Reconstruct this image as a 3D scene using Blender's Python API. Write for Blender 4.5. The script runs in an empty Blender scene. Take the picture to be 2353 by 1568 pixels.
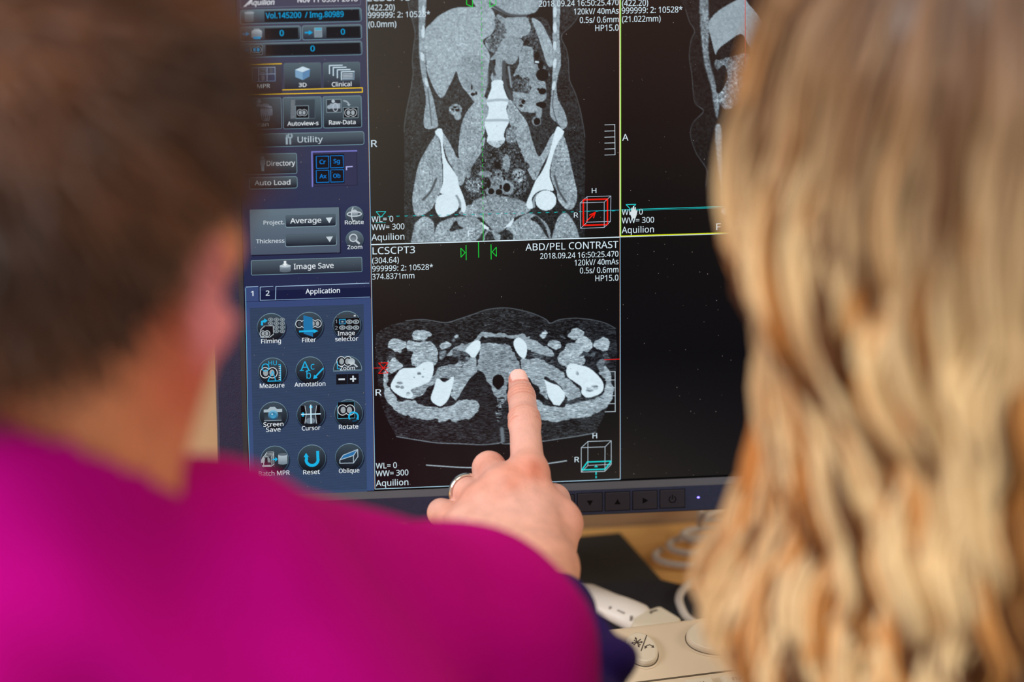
import bpy, math, random
import numpy as np
from mathutils import Vector, Matrix

# ---------------------------------------------------------------- camera, sky, light, exposure
F = 7000.0                                  # focal length in pixels of the 2353 x 1568 frame
POSE = (0.203781788, -0.128767365, -0.0346079416, 27.7057702, -61.3681553, 1829.23501)
TILT = math.radians(18.0)                   # the monitor leans back by this much
SCREEN_H = 0.2680                           # height of the screen centre above the desk

def _rot(a, b, c):
    ca, sa, cb, sb, cc, sc = math.cos(a), math.sin(a), math.cos(b), math.sin(b), math.cos(c), math.sin(c)
    return (np.array([[cc, -sc, 0], [sc, cc, 0], [0, 0, 1]]) @ np.array([[cb, 0, sb], [0, 1, 0], [-sb, 0, cb]])
            @ np.array([[1, 0, 0], [0, ca, -sa], [0, sa, ca]]))
_s, _c = math.sin(TILT), math.cos(TILT)
MON = np.array([[1, 0, 0], [0, -_s, _c], [0, -_c, -_s]])    # columns: screen right, screen down, into the screen
W = MON @ _rot(*POSE[:3]).T                                 # camera axes (right, down, forward) in the world
SC = np.array([0, 0, SCREEN_H])                             # screen centre
CAM = SC - W @ (np.array(POSE[3:]) * .001)

scene = bpy.context.scene
col = scene.collection
cd = bpy.data.cameras.new('camera'); cam = bpy.data.objects.new('camera', cd); col.objects.link(cam)
cd.sensor_fit = 'HORIZONTAL'; cd.sensor_width = 36.0; cd.lens = F / 2353 * 36.0
cd.clip_start = 0.02; cd.clip_end = 60
cd.dof.use_dof = True; cd.dof.focus_distance = 1.826; cd.dof.aperture_fstop = 2.75
m4 = Matrix.Identity(4)
for r_ in range(3):
    m4[r_][0] = W[r_, 0]; m4[r_][1] = -W[r_, 1]; m4[r_][2] = -W[r_, 2]; m4[r_][3] = CAM[r_]
cam.matrix_world = m4
scene.camera = cam

world = bpy.data.worlds.new('room_light'); scene.world = world; world.use_nodes = True
world.node_tree.nodes['Background'].inputs[0].default_value = (1.0, 0.90, 0.80, 1)
world.node_tree.nodes['Background'].inputs[1].default_value = 0.62

def area(name, loc, target, sx, sy, power, color):
    l = bpy.data.lights.new(name, 'AREA'); l.shape = 'RECTANGLE'; l.size = sx; l.size_y = sy
    l.energy = power; l.color = color
    o = bpy.data.objects.new(name, l); col.objects.link(o); o.location = loc
    o.rotation_euler = (Vector(target) - Vector(loc)).to_track_quat('-Z', 'Y').to_euler()
    return o
area('window_daylight', (-2.3, -0.9, 1.9), (0, -0.5, 0.35), 1.6, 1.5, 66, (0.90, 0.95, 1.0))
area('side_fill', (1.9, -0.35, 1.05), (0, -0.1, 0.1), 0.8, 0.6, 9, (1.0, 0.86, 0.68))  # added unseen warm fill to brighten desk, hand and ear
area('ceiling_lamp', (-0.35, -1.0, 2.5), (0, -0.3, 0.2), 1.2, 0.6, 20, (1.0, 0.93, 0.84))

scene.view_settings.view_transform = 'Standard'
scene.view_settings.look = 'None'
scene.view_settings.exposure = 0.0
scene.view_settings.gamma = 1.0
scene.view_settings.use_curve_mapping = False

random.seed(5); rng = np.random.default_rng(7)

# ---------------------------------------------------------------- helpers
def ray(x, y): return W @ np.array([(x - 1176.5) / F, (y - 784) / F, 1.0])
def at(x, y, z): return CAM + z * ray(x, y)                  # z: distance along the view axis (m)
def on_plane(x, y, p, n):
    d = ray(x, y); return CAM + d * (((p - CAM) @ n) / (d @ n))
def on_z(x, y, z): return on_plane(x, y, np.array([0, 0, z]), np.array([0, 0, 1.0]))
PITCH = .000294
def uv(x, y):                                                # screen pixel (1280 x 1024) under a photo pixel
    p = on_plane(x, y, SC, MON[:, 2]) - SC
    return np.array([p @ MON[:, 0] / PITCH + 640, p @ MON[:, 1] / PITCH + 512])
def scr(u, v, lift=0.0):                                     # point on the screen, lift metres towards the viewer
    return SC + MON[:, 0] * (u - 640) * PITCH + MON[:, 1] * (v - 512) * PITCH - MON[:, 2] * lift
def screen_z(x, y):
    p = on_plane(x, y, SC, MON[:, 2]); return (p - CAM) @ W[:, 2]

def lin(c):
    c = np.asarray(c, float) / 255.0
    return np.where(c <= .04045, c / 12.92, ((c + .055) / 1.055) ** 2.4)

def nt(name):
    m = bpy.data.materials.new(name); m.use_nodes = True
    return m, m.node_tree.nodes, m.node_tree.links
def mat(name, rgb, rough=.5, metal=0, spec=.5, noise=0, nscale=40, bump=0, bscale=300, sss=0, coat=0, sheen=0, stretch=None):
    m, N, L = nt(name); b = N['Principled BSDF']; c = lin(rgb)
    b.inputs['Base Color'].default_value = (*c, 1); b.inputs['Roughness'].default_value = rough
    b.inputs['Metallic'].default_value = metal; b.inputs['Specular IOR Level'].default_value = spec
    b.inputs['Coat Weight'].default_value = coat; b.inputs['Sheen Weight'].default_value = sheen
    if sss:
        b.inputs['Subsurface Weight'].default_value = sss; b.inputs['Subsurface Scale'].default_value = .006
        b.inputs['Subsurface Radius'].default_value = (1, .35, .2)
    tc = N.new('ShaderNodeTexCoord'); src = tc.outputs['Object']
    if stretch:
        mp = N.new('ShaderNodeMapping'); mp.inputs['Scale'].default_value = stretch
        L.new(src, mp.inputs[0]); src = mp.outputs[0]
    if noise:
        n = N.new('ShaderNodeTexNoise'); n.inputs['Scale'].default_value = nscale; n.inputs['Detail'].default_value = 5
        L.new(src, n.inputs['Vector'])
        r = N.new('ShaderNodeValToRGB'); r.color_ramp.elements[0].position = .3; r.color_ramp.elements[1].position = .7
        r.color_ramp.elements[0].color = (*(c * (1 - noise)), 1); r.color_ramp.elements[1].color = (*np.minimum(c * (1 + noise), 1), 1)
        L.new(n.outputs[0], r.inputs[0]); L.new(r.outputs[0], b.inputs['Base Color'])
    if bump:
        n2 = N.new('ShaderNodeTexNoise'); n2.inputs['Scale'].default_value = bscale; n2.inputs['Detail'].default_value = 3
        L.new(src, n2.inputs['Vector'])
        bp = N.new('ShaderNodeBump'); bp.inputs['Strength'].default_value = bump; bp.inputs['Distance'].default_value = .001
        L.new(n2.outputs[0], bp.inputs['Height']); L.new(bp.outputs[0], b.inputs['Normal'])
    return m

def mesh_obj(name, verts, faces, material, parent=None, smooth=False, colors=None):
    me = bpy.data.meshes.new(name)
    verts = np.asarray(verts, float)
    me.from_pydata(verts.tolist() if len(verts) < 20000 else verts, [], faces if isinstance(faces, list) else faces.tolist())
    if colors is not None:
        a = me.color_attributes.new('Col', 'FLOAT_COLOR', 'POINT')
        cc = np.ones((len(verts), 4)); cc[:, :3] = colors
        a.data.foreach_set('color', cc.ravel())
    me.materials.append(material)
    if smooth: me.polygons.foreach_set('use_smooth', [True] * len(me.polygons))
    me.update()
    o = bpy.data.objects.new(name, me); col.objects.link(o)
    if parent: attach(o, parent)
    return o
def attach(o, parent):
    o.parent = parent
    o.matrix_parent_inverse = world_of(parent).inverted()
def world_of(o):
    m = o.matrix_basis.copy()
    if o.parent: m = world_of(o.parent) @ o.matrix_parent_inverse @ m
    return m
def empty(name, loc):
    o = bpy.data.objects.new(name, None); o.empty_display_size = .03; col.objects.link(o); o.location = loc; return o
def tag(o, label=None, cat=None, group=None, kind=None):
    if label: o['label'] = label
    if cat: o['category'] = cat
    if group: o['group'] = group
    if kind: o['kind'] = kind
    return o

def box(c, ax, size):
    """box with centre c, axes ax (3 columns) and full size"""
    v = []; c = np.array(c, float)
    for sx in (-.5, .5):
        for sy in (-.5, .5):
            for sz in (-.5, .5): v.append(c + ax[:, 0] * sx * size[0] + ax[:, 1] * sy * size[1] + ax[:, 2] * sz * size[2])
    return v, [[0, 1, 3, 2], [4, 6, 7, 5], [0, 4, 5, 1], [2, 3, 7, 6], [0, 2, 6, 4], [1, 5, 7, 3]]
def bevel(o, w, seg=3):
    b = o.modifiers.new('bevel', 'BEVEL'); b.width = w; b.segments = seg; b.limit_method = 'ANGLE'; b.harden_normals = False
    return o
def prism(pts, top, bot):
    """closed solid between two matching loops of 3-D points"""
    n = len(pts[0]); v = list(pts[0]) + list(pts[1])
    f = [list(range(n)), list(range(2 * n - 1, n - 1, -1))]
    for i in range(n): f.append([i, i + n, (i + 1) % n + n, (i + 1) % n])
    return v, f
def tube(path, rad, seg=12, squash=None, up=None):
    path = np.asarray(path, float); n = len(path)
    rad = np.broadcast_to(rad, n); T = np.gradient(path, axis=0); T /= np.linalg.norm(T, axis=1)[:, None] + 1e-12
    ref = np.array([0.13, .2, 1.0]) if up is None else np.array(up, float)
    v, f = [], []
    prev = np.cross(T[0], ref); prev /= np.linalg.norm(prev)
    for i in range(n):
        a = prev - T[i] * (prev @ T[i]); a /= np.linalg.norm(a) + 1e-12; b = np.cross(T[i], a); prev = a
        for k in range(seg):
            t = 2 * math.pi * k / seg
            v.append(path[i] + rad[i] * (a * math.cos(t) + b * math.sin(t) * (squash or 1)))
    for i in range(n - 1):
        for k in range(seg):
            f.append([i * seg + k, i * seg + (k + 1) % seg, (i + 1) * seg + (k + 1) % seg, (i + 1) * seg + k])
    f.append(list(range(seg))[::-1]); f.append(list(range((n - 1) * seg, n * seg)))
    return v, f
def spline(pts, n=8, closed=False):
    p = np.asarray(pts, float); out = []
    m = len(p)
    for i in range(m if closed else m - 1):
        if closed: a, b, c, d = p[(i - 1) % m], p[i], p[(i + 1) % m], p[(i + 2) % m]
        else: a, b, c, d = p[max(i - 1, 0)], p[i], p[i + 1], p[min(i + 2, m - 1)]
        for k in range(n):
            t = k / n
            out.append(.5 * ((2 * b) + (c - a) * t + (2 * a - 5 * b + 4 * c - d) * t * t + (3 * b - a - 3 * c + d) * t ** 3))
    if not closed: out.append(p[-1])
    return np.array(out)

# --- implicit surfaces: smooth unions of tapered capsules and ellipsoids, meshed with surface nets
def smin(a, b, k):
    h = np.clip(.5 + .5 * (b - a) / k, 0, 1); return b + (a - b) * h - k * h * (1 - h)
def cone(P, a, b, ra, rb):
    a = np.asarray(a, float); b = np.asarray(b, float); ba = b - a
    t = np.clip(((P - a) @ ba) / (ba @ ba), 0, 1)
    return np.linalg.norm(P - a - t[..., None] * ba, axis=-1) - (ra + (rb - ra) * t)
def ell(P, c, r, A=None):
    q = P - np.asarray(c, float)
    if A is not None: q = q @ A
    r = np.asarray(r, float); k0 = np.linalg.norm(q / r, axis=-1); k1 = np.linalg.norm(q / (r * r), axis=-1)
    return k0 * (k0 - 1) / np.maximum(k1, 1e-9)
def nets(fn, lo, hi, h):
    lo = np.asarray(lo, float); n = np.ceil((np.asarray(hi) - lo) / h).astype(int) + 1
    ax = [lo[i] + h * np.arange(n[i]) for i in range(3)]
    V = np.empty(n)
    for i in range(n[0]):
        Y, Z = np.meshgrid(ax[1], ax[2], indexing='ij')
        V[i] = fn(np.stack([np.full_like(Y, ax[0][i]), Y, Z], -1))
    s = V < 0
    nc = n - 1
    acc = np.zeros((*nc, 3)); cnt = np.zeros(nc)
    for axis in range(3):
        for da in (0, 1):
            for db in (0, 1):
                o1 = [0, 0, 0]; others = [k for k in range(3) if k != axis]
                o1[others[0]] = da; o1[others[1]] = db
                o2 = list(o1); o2[axis] = 1
                A = V[o1[0]:o1[0] + nc[0], o1[1]:o1[1] + nc[1], o1[2]:o1[2] + nc[2]]
                B = V[o2[0]:o2[0] + nc[0], o2[1]:o2[1] + nc[1], o2[2]:o2[2] + nc[2]]
                cr = (A < 0) != (B < 0)
                t = np.where(cr, A / np.where(cr, A - B, 1), 0)
                cnt += cr
                for k in range(3):
                    acc[..., k] += np.where(cr, o1[k] + (t if k == axis else 0), 0)
    on = cnt > 0; idx = -np.ones(nc, int); idx[on] = np.arange(on.sum())
    g = np.argwhere(on); v = lo + h * (g + acc[on] / cnt[on][:, None])
    faces = []
    for axis in range(3):
        o = [k for k in range(3) if k != axis]
        sl = [slice(1, -1)] * 3; sl[axis] = slice(0, -1); sl2 = list(sl); sl2[axis] = slice(1, None)
        a = s[tuple(sl)]; b = s[tuple(sl2)]
        for flip in (0, 1):
            e = np.argwhere((a & ~b) if not flip else (~a & b))
            if len(e) == 0: continue
            p = e.copy(); p[:, o[0]] += 1; p[:, o[1]] += 1
            def cell(d0, d1):
                q = p.copy(); q[:, o[0]] -= d0; q[:, o[1]] -= d1
                return idx[q[:, 0], q[:, 1], q[:, 2]]
            quad = np.stack([cell(1, 1), cell(0, 1), cell(0, 0), cell(1, 0)], 1)
            if (flip == 1) != (axis == 1): quad = quad[:, ::-1]
            faces.append(quad)
    f = np.concatenate(faces); f = f[(f >= 0).all(1)]
    return v, f
def noise3(P, s, seed=0):
    r = np.random.default_rng(seed); out = np.zeros(P.shape[:-1])
    for k in range(5):
        d = r.normal(size=3); d /= np.linalg.norm(d); out += np.sin(P @ d * s * (1 + .35 * k) + r.uniform(0, 6.3))
    return out / 5
def pxmm(x, y, z): return np.array([(x - 1176.5) / F * z, (y - 784) / F * z, z])   # camera-axis millimetres
def to_world(v): return CAM + (np.asarray(v) * .001) @ W.T

# ---------------------------------------------------------------- materials
M_wall = mat('painted_wall', (208, 186, 154), .8, noise=.03, nscale=6, bump=.1)
M_floor = mat('grey_vinyl', (140, 135, 128), .5, noise=.08)
M_desk = mat('beech_laminate', (248, 192, 116), .45, noise=.10, nscale=9, stretch=(2, 30, 30))
M_bezel = mat('black_textured_plastic', (36, 44, 70), .42, noise=.1, nscale=300, bump=.35, bscale=1400)
M_lip = mat('grey_satin_plastic', (64, 65, 74), .4, noise=.05)
M_button = mat('black_button_plastic', (42, 41, 50), .42, noise=.05, bump=.15, bscale=900)
M_symbol = mat('engraved_mark', (7, 7, 9), .8, spec=.1)
M_mat = mat('black_mat', (50, 50, 49), .7, noise=.2, nscale=30, bump=.2, bscale=700)
M_mat2 = mat('navy_black_rubber', (40, 43, 52), .75, noise=.2, nscale=30, bump=.2, bscale=900)
M_console = mat('cream_plastic', (214, 197, 170), .5, noise=.03, nscale=20, bump=.05, bscale=900)
M_key = mat('pale_key_plastic', (216, 206, 184), .42, noise=.02)
M_mark = mat('dark_print', (88, 78, 68), .6)
M_groove = mat('shadow_gap_plastic', (92, 80, 64), .7)
M_white = mat('white_plastic', (235, 230, 222), .4, noise=.02)
M_faint = mat('faint_grey_print', (150, 142, 138), .6)
M_cable = mat('grey_white_cable', (222, 216, 208), .45)
M_ring = mat('polished_silver', (235, 230, 222), .16, metal=1)
M_magenta = mat('magenta_scrubs_cotton', (186, 0, 132), .85, spec=.08, noise=.06, nscale=12, bump=.3, bscale=1500)
M_navy = mat('navy_cotton', (38, 20, 88), .85, spec=.2, noise=.2, nscale=18, bump=.5, bscale=1600)
def vcol_mat(name, rough=.5, spec=.5, sss=0, bump=0, bscale=600, coat=0, aniso=0, noise=0, nscale=60):
    m, N, L = nt(name); b = N['Principled BSDF']
    a = N.new('ShaderNodeAttribute'); a.attribute_name = 'Col'
    src = a.outputs['Color']
    tc = N.new('ShaderNodeTexCoord')
    if noise:
        n = N.new('ShaderNodeTexNoise'); n.inputs['Scale'].default_value = nscale; n.inputs['Detail'].default_value = 4
        L.new(tc.outputs['Object'], n.inputs['Vector'])
        mr = N.new('ShaderNodeMapRange'); mr.inputs[1].default_value = .3; mr.inputs[2].default_value = .7
        mr.inputs[3].default_value = 1 - noise; mr.inputs[4].default_value = 1 + noise
        L.new(n.outputs[0], mr.inputs[0])
        vm = N.new('ShaderNodeVectorMath'); vm.operation = 'SCALE'
        L.new(src, vm.inputs[0]); L.new(mr.outputs[0], vm.inputs['Scale']); src = vm.outputs[0]
    L.new(src, b.inputs['Base Color'])
    b.inputs['Roughness'].default_value = rough; b.inputs['Specular IOR Level'].default_value = spec
    b.inputs['Coat Weight'].default_value = coat; b.inputs['Anisotropic'].default_value = aniso
    if sss:
        b.inputs['Subsurface Weight'].default_value = sss; b.inputs['Subsurface Scale'].default_value = .004
        b.inputs['Subsurface Radius'].default_value = (1, .35, .2)
    if bump:
        n2 = N.new('ShaderNodeTexNoise'); n2.inputs['Scale'].default_value = bscale
        L.new(tc.outputs['Object'], n2.inputs['Vector'])
        bp = N.new('ShaderNodeBump'); bp.inputs['Strength'].default_value = bump; bp.inputs['Distance'].default_value = .0006
        L.new(n2.outputs[0], bp.inputs['Height']); L.new(bp.outputs[0], b.inputs['Normal'])
    return m
M_skin = vcol_mat('skin', .46, .4, sss=.2, bump=.55, bscale=800, noise=.09, nscale=110)
M_hair = vcol_mat('hair_fibres', .42, .5, coat=.05)
M_short = vcol_mat('short_hair_fibres', .36, .6, coat=.12)
# lit display pixels behind the satin front of the panel
M_disp, N, L = nt('display_pixels'); b = N['Principled BSDF']
b.inputs['Base Color'].default_value = (.002, .002, .002, 1); b.inputs['Roughness'].default_value = .25
b.inputs['Specular IOR Level'].default_value = .1
a = N.new('ShaderNodeAttribute'); a.attribute_name = 'Col'
L.new(a.outputs['Color'], b.inputs['Emission Color']); b.inputs['Emission Strength'].default_value = 1.0
M_led, N, L = nt('blue_led'); b = N['Principled BSDF']
b.inputs['Base Color'].default_value = (.2, .2, .5, 1)
b.inputs['Emission Color'].default_value = (.16, .12, 1, 1); b.inputs['Emission Strength'].default_value = 5

I3 = np.eye(3)
# ---------------------------------------------------------------- room and desk
yaw = math.radians(1.5)
RX = np.array([math.cos(yaw), math.sin(yaw), 0]); RY = np.array([-math.sin(yaw), math.cos(yaw), 0]); RZ = np.array([0, 0, 1.0])
RA = np.stack([RX, RY, RZ], 1)
wall_p = on_z(1470, 1201, 0.0)
DESK_T = .028
v, f = box(wall_p + RY * .04 + RZ * .55, RA, (4.6, .08, 2.6)); tag(mesh_obj('wall_back', v, f, M_wall), kind='structure')
v, f = box(wall_p - RY * 2.0 - RZ * .77, RA, (4.6, 4.0, .04)); tag(mesh_obj('floor', v, f, M_floor), kind='structure')
dk = empty('desk', wall_p - RY * .4 - RZ * .75)
tag(dk, 'light orange beech desk against the beige wall under the monitor', 'desk')
v, f = box(wall_p - RY * .222 - RZ * DESK_T / 2, RA, (1.7, .44, DESK_T)); bevel(mesh_obj('desktop', v, f, M_desk, dk), .003)
for sx in (-1, 1):
    for sy in (.06, .39):
        v, f = box(wall_p + RX * sx * .8 - RY * sy - RZ * (.75 + DESK_T) / 2, RA, (.05, .05, .75 - DESK_T)); bevel(mesh_obj('leg', v, f, M_lip, dk), .003)

# ---------------------------------------------------------------- monitor
mon = empty('monitor', (0, .03, 0))
tag(mon, 'black desktop monitor showing body scan images beside a blue tool panel', 'monitor')
def ring_loops(loops, name, material, parent, smooth=False):
    """loops: rectangles (u0,v0,u1,v1,lift) joined one to the next"""
    v, f = [], []
    for (u0, v0, u1, v1, l) in loops:
        v += [scr(u0, v0, l), scr(u1, v0, l), scr(u1, v1, l), scr(u0, v1, l)]
    for i in range(len(loops) - 1):
        for k in range(4): f.append([i * 4 + k, i * 4 + (k + 1) % 4, i * 4 + 4 + (k + 1) % 4, i * 4 + 4 + k])
    return v, f
bl = uv(499, 940)[0]; bb = uv(1480, 1176)[1]
BR = 1280 + (0 - bl)
v, f = ring_loops([(0 - 3, -3, 1283, 1027.5, .0002), (-13, -14, 1293, 1040, .0035), (-13.5, -14.5, 1293.5, 1040.5, .0040)], '', None, None)
mesh_obj('bezel_lip', v, f, M_lip, mon)
v, f = ring_loops([(-13.5, -14.5, 1293.5, 1040.5, .0001), (-13.5, -14.5, 1293.5, 1040.5, .0040), (bl + 3, -62, BR - 3, bb - 3, .0040), (bl, -65, BR, bb, .0030),
                   (bl, -65, BR, bb, -.016), (bl + 20, -45, BR - 20, bb - 25, -.024)], '', None, None)
n0 = len(v); f.append([n0 - 4, n0 - 3, n0 - 2, n0 - 1])
mesh_obj('bezel', v, f, M_bezel, mon)
vs = [scr(150, 120, -.024), scr(1130, 120, -.024), scr(1130, 930, -.024), scr(150, 930, -.024)]
vb = [scr(260, 220, -.046), scr(1020, 220, -.046), scr(1020, 830, -.046), scr(260, 830, -.046)]
v, f = prism((vs, vb), 0, 0); bevel(mesh_obj('rear_housing', v, f, M_bezel, mon), .006)
nb = scr(640, 700, -.05)
v, f = box((-.055, .030, nb[2] / 2 + .012), I3, (.06, .022, nb[2] - .01)); bevel(mesh_obj('stand_neck', v, f, M_bezel, mon), .004)
th = np.linspace(0, 2 * math.pi, 48, endpoint=False)
v, f = prism(([np.array([-.062 + .085 * math.cos(t), +.036 + .048 * math.sin(t), 0.001]) for t in th], [np.array([-.062 + .080 * math.cos(t), +.036 + .044 * math.sin(t), .012]) for t in th]), 0, 0)
mesh_obj('stand_base', v, f, M_bezel, mon)
# bezel buttons
def hz(x, y): return uv(1300 + x / 5.8825, 1090 + y / 5.8825)
bsyms = []
for i, (x0, y0, x1, y1) in enumerate([(-237, 250, 108, 520), (138, 228, 483, 490), (512, 212, 855, 475), (885, 195, 1225, 460), (1252, 178, 1597, 442)]):
    c = hz((x0 + x1) / 2, (y0 + y1) / 2); w2 = (hz(x1, (y0 + y1) / 2)[0] - hz(x0, (y0 + y1) / 2)[0]) / 2; h2 = 20.5
    v, f = prism(([scr(c[0] + a_ * w2, c[1] + b_ * h2, .0035) for a_, b_ in ((-1, -1), (1, -1), (1, 1), (-1, 1))],
                  [scr(c[0] + a_ * w2, c[1] + b_ * h2, .00405) for a_, b_ in ((-1, -1), (1, -1), (1, 1), (-1, 1))]), 0, 0)
    gap = mesh_obj('button_gap', v, f, M_symbol, mon)
    v, f = prism(([scr(c[0] + a_ * (w2 - 1.5), c[1] + b_ * (h2 - 1.5), .0036) for a_, b_ in ((-1, -1), (1, -1), (1, 1), (-1, 1))],
                  [scr(c[0] + a_ * (w2 - 1.5), c[1] + b_ * (h2 - 1.5), .00445) for a_, b_ in ((-1, -1), (1, -1), (1, 1), (-1, 1))]), 0, 0)
    bt = bevel(mesh_obj('button', v, f, M_button, mon), .0002, 2)
    k = 6.6
    sets = []
    if i == 1: sets = [[(-k, -k * .8), (k, -k * .8), (0, k * .9)]]
    if i == 2: sets = [[(-k, k * .8), (k, k * .8), (0, -k * .9)]]
    if i == 3: sets = [[(-k * .8, -k), (k * 1.1, 0), (-k * .8, k)]]
    if i == 4:
        t = np.linspace(math.radians(-60), math.radians(240), 24)
        sets = [[(8 * math.cos(q), 8 * math.sin(q)) for q in t] + [(6 * math.cos(q), 6 * math.sin(q)) for q in t[::-1]], [(-1, -10), (1, -10), (1, 0), (-1, 0)]]
    vv, ff = [], []
    for s_ in sets:
        n0 = len(vv); v, f = prism(([scr(c[0] + a_, c[1] + b_ + 1, .0044) for a_, b_ in s_], [scr(c[0] + a_, c[1] + b_ + 1, .00452) for a_, b_ in s_]), 0, 0)
        vv += v; ff += [[q + n0 for q in w] for w in f]
    if vv: mesh_obj('button_symbol', vv, ff, M_symbol, bt)
c = hz(1775, 293)
v, f = prism(([scr(c[0] + 2.9 * math.cos(t), c[1] + 1.9 * math.sin(t), .0039) for t in th], [scr(c[0] + 2.6 * math.cos(t), c[1] + 1.6 * math.sin(t), .0043) for t in th]), 0, 0)
mesh_obj('power_light', v, f, M_led, mon)

# ---- the display and what it shows
class Draw:
    def __init__(s, x0=0, y0=0, k=1.0, layer=1): s.o = (x0, y0, k); s.v = []; s.f = []; s.c = []; s.layer = layer
    def frame(s, x0, y0, k): s.o = (x0, y0, k); return s
    def U(s, x, y): return uv(s.o[0] + x / s.o[2], s.o[1] + y / s.o[2])
    def add(s, pts, cols, layer=None):
        n = len(s.v); lift = .0001 + .00003 * (s.layer if layer is None else layer)
        for p in pts: s.v.append(scr(p[0], p[1], lift))
        cols = np.asarray(cols, float)
        s.c += [lin(cols)] * len(pts) if cols.ndim == 1 else [lin(q) for q in cols]
        s.f.append(list(range(n, n + len(pts))))
    def poly(s, pts, c, layer=None): s.add([s.U(*p) for p in pts], c, layer)
    def rect_uv(s, u0, v0, u1, v1, c, c2=None, layer=None):
        c2 = c if c2 is None else c2
        s.add([(u0, v0), (u1, v0), (u1, v1), (u0, v1)], [c, c, c2, c2], layer)
    def R(s, x0, y0, x1, y1):
        mx, my = (x0 + x1) / 2, (y0 + y1) / 2
        return s.U(x0, my)[0], s.U(mx, y0)[1], s.U(x1, my)[0], s.U(mx, y1)[1]
    def rect(s, x0, y0, x1, y1, c, c2=None, layer=None): s.rect_uv(*s.R(x0, y0, x1, y1), c, c2, layer)
    def rr(s, x0, y0, x1, y1, c, c2, r=4, edge=None, ew=1.1, layer=None):
        u0, v0, u1, v1 = s.R(x0, y0, x1, y1)
        layer = s.layer if layer is None else layer
        def shape(d, ca, cb, ly):
            pts, cs = [], []
            for (cx, cy, a0) in ((u0 + r, v0 + r, 180), (u1 - r, v0 + r, 270), (u1 - r, v1 - r, 0), (u0 + r, v1 - r, 90)):
                for q in range(5):
                    t = math.radians(a0 + 22.5 * q); p = (cx + (r - d) * math.cos(t), cy + (r - d) * math.sin(t)); pts.append(p)
                    g = min(max((p[1] - v0) / (v1 - v0), 0), 1); cs.append(np.array(ca) * (1 - g) + np.array(cb) * g)
            s.add(pts, cs, ly)
        if edge is not None: shape(0, edge[0], edge[1], layer); shape(ew, c, c2, layer + 1)
        else: shape(0, c, c2, layer)
    def line(s, pts, w, c, layer=None, raw=False):
        P = [np.array(p, float) if raw else s.U(*p) for p in pts]
        for a_, b_ in zip(P[:-1], P[1:]):
            d = b_ - a_; l = np.linalg.norm(d)
            if l < 1e-6: continue
            d /= l; n = np.array([-d[1], d[0]]) * w / 2; e = d * w * .25
            s.add([a_ - n - e, b_ - n + e, b_ + n + e, a_ + n - e], c, layer)
    def dash(s, a_, b_, on, off, w, c, layer=None):
        a_, b_ = s.U(*a_), s.U(*b_); l = np.linalg.norm(b_ - a_); d = (b_ - a_) / l; t = 0
        while t < l: s.line([a_ + d * t, a_ + d * min(t + on, l)], w, c, layer, raw=True); t += on + off
    def ellipse(s, x, y, rx, ry, c, c2=None, layer=None, n=28, a0=0, a1=360):
        c_ = s.U(x, y); k = 1 / s.o[2] / 1.1; pts = []; cs = []
        for q in range(n):
            t = math.radians(a0 + (a1 - a0) * q / (n if a1 - a0 == 360 else n - 1)); pts.append((c_[0] + rx * k * math.cos(t), c_[1] + ry * k * math.sin(t)))
            g = .5 + .5 * math.sin(t); cs.append(np.array(c) * (1 - g) + np.array(c if c2 is None else c2) * g)
        s.add(pts, cs, layer)
    def arc(s, x, y, rx, ry, w, c, a0=0, a1=360, layer=None, n=26):
        c_ = s.U(x, y); k = 1 / s.o[2] / 1.1
        pts = [(c_[0] + rx * k * math.cos(t), c_[1] + ry * k * math.sin(t)) for t in np.radians(np.linspace(a0, a1, n))]
        s.line(pts, w, c, layer, raw=True)
    def text(s, st, x0, yb, x1, cap, c, bold=0, shear=0, layer=None, font=None):
        vs, fs, h = glyphs(st, bold, shear, font)
        ul, ur = s.U(x0, yb)[0], s.U(x1, yb)[0]; vb = s.U((x0 + x1) / 2, yb)[1]
        sc = cap / s.o[2] / 1.1 / h; x_0, x_1 = vs[:, 0].min(), vs[:, 0].max()
        n = len(s.v); lift = .0001 + .00003 * (s.layer if layer is None else layer)
        for p in vs:
            s.v.append(scr(ul + (p[0] - x_0) / (x_1 - x_0) * (ur - ul), vb - p[1] * sc, lift)); s.c.append(lin(c))
        s.f += [[q + n for q in w] for w in fs]
    def build(s, name, parent): return mesh_obj(name, s.v, s.f, M_disp, parent, colors=np.array(s.c))
_fonts = {}
def getfont():
    if 'f' not in _fonts:
        try: _fonts['f'] = bpy.data.fonts.load(bpy.utils.system_resource('DATAFILES', path='fonts') + '/NotoSansHebrew-Regular.woff2')
        except Exception: _fonts['f'] = None
    return _fonts['f']
_gl = {}
def glyphs(st, bold=0, shear=0, font=None):
    key = (st, bold, shear, font)
    if key in _gl: return _gl[key]
    res = []
    for body in (st, 'H'):
        cu = bpy.data.curves.new('t', 'FONT'); cu.body = body; cu.size = 1; cu.offset = 0; cu.shear = shear; cu.resolution_u = 3
        ft = getfont() if font is None else None
        if ft: cu.font = ft
        o = bpy.data.objects.new('t', cu); col.objects.link(o)
        bpy.context.view_layer.update()
        me = bpy.data.meshes.new_from_object(o.evaluated_get(bpy.context.evaluated_depsgraph_get()))
        res.append((np.array([q.co[:] for q in me.vertices]), [list(p.vertices) for p in me.polygons]))
        bpy.data.objects.remove(o); bpy.data.curves.remove(cu); bpy.data.meshes.remove(me)
    v0, f0 = res[0]
    if bold > 0:
        b = bold * .45 + .002; vv, ff = [], []
        for k, (dx, dy) in enumerate(((-b, 0), (b, 0), (0, b * .6), (0, -b * .6))):
            vv.append(v0 + np.array([dx, dy, 0])); ff += [[q + k * len(v0) for q in w] for w in f0]
        v0, f0 = np.vstack(vv), ff
    _gl[key] = (v0, f0, res[1][0][:, 1].max()); return _gl[key]

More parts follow.
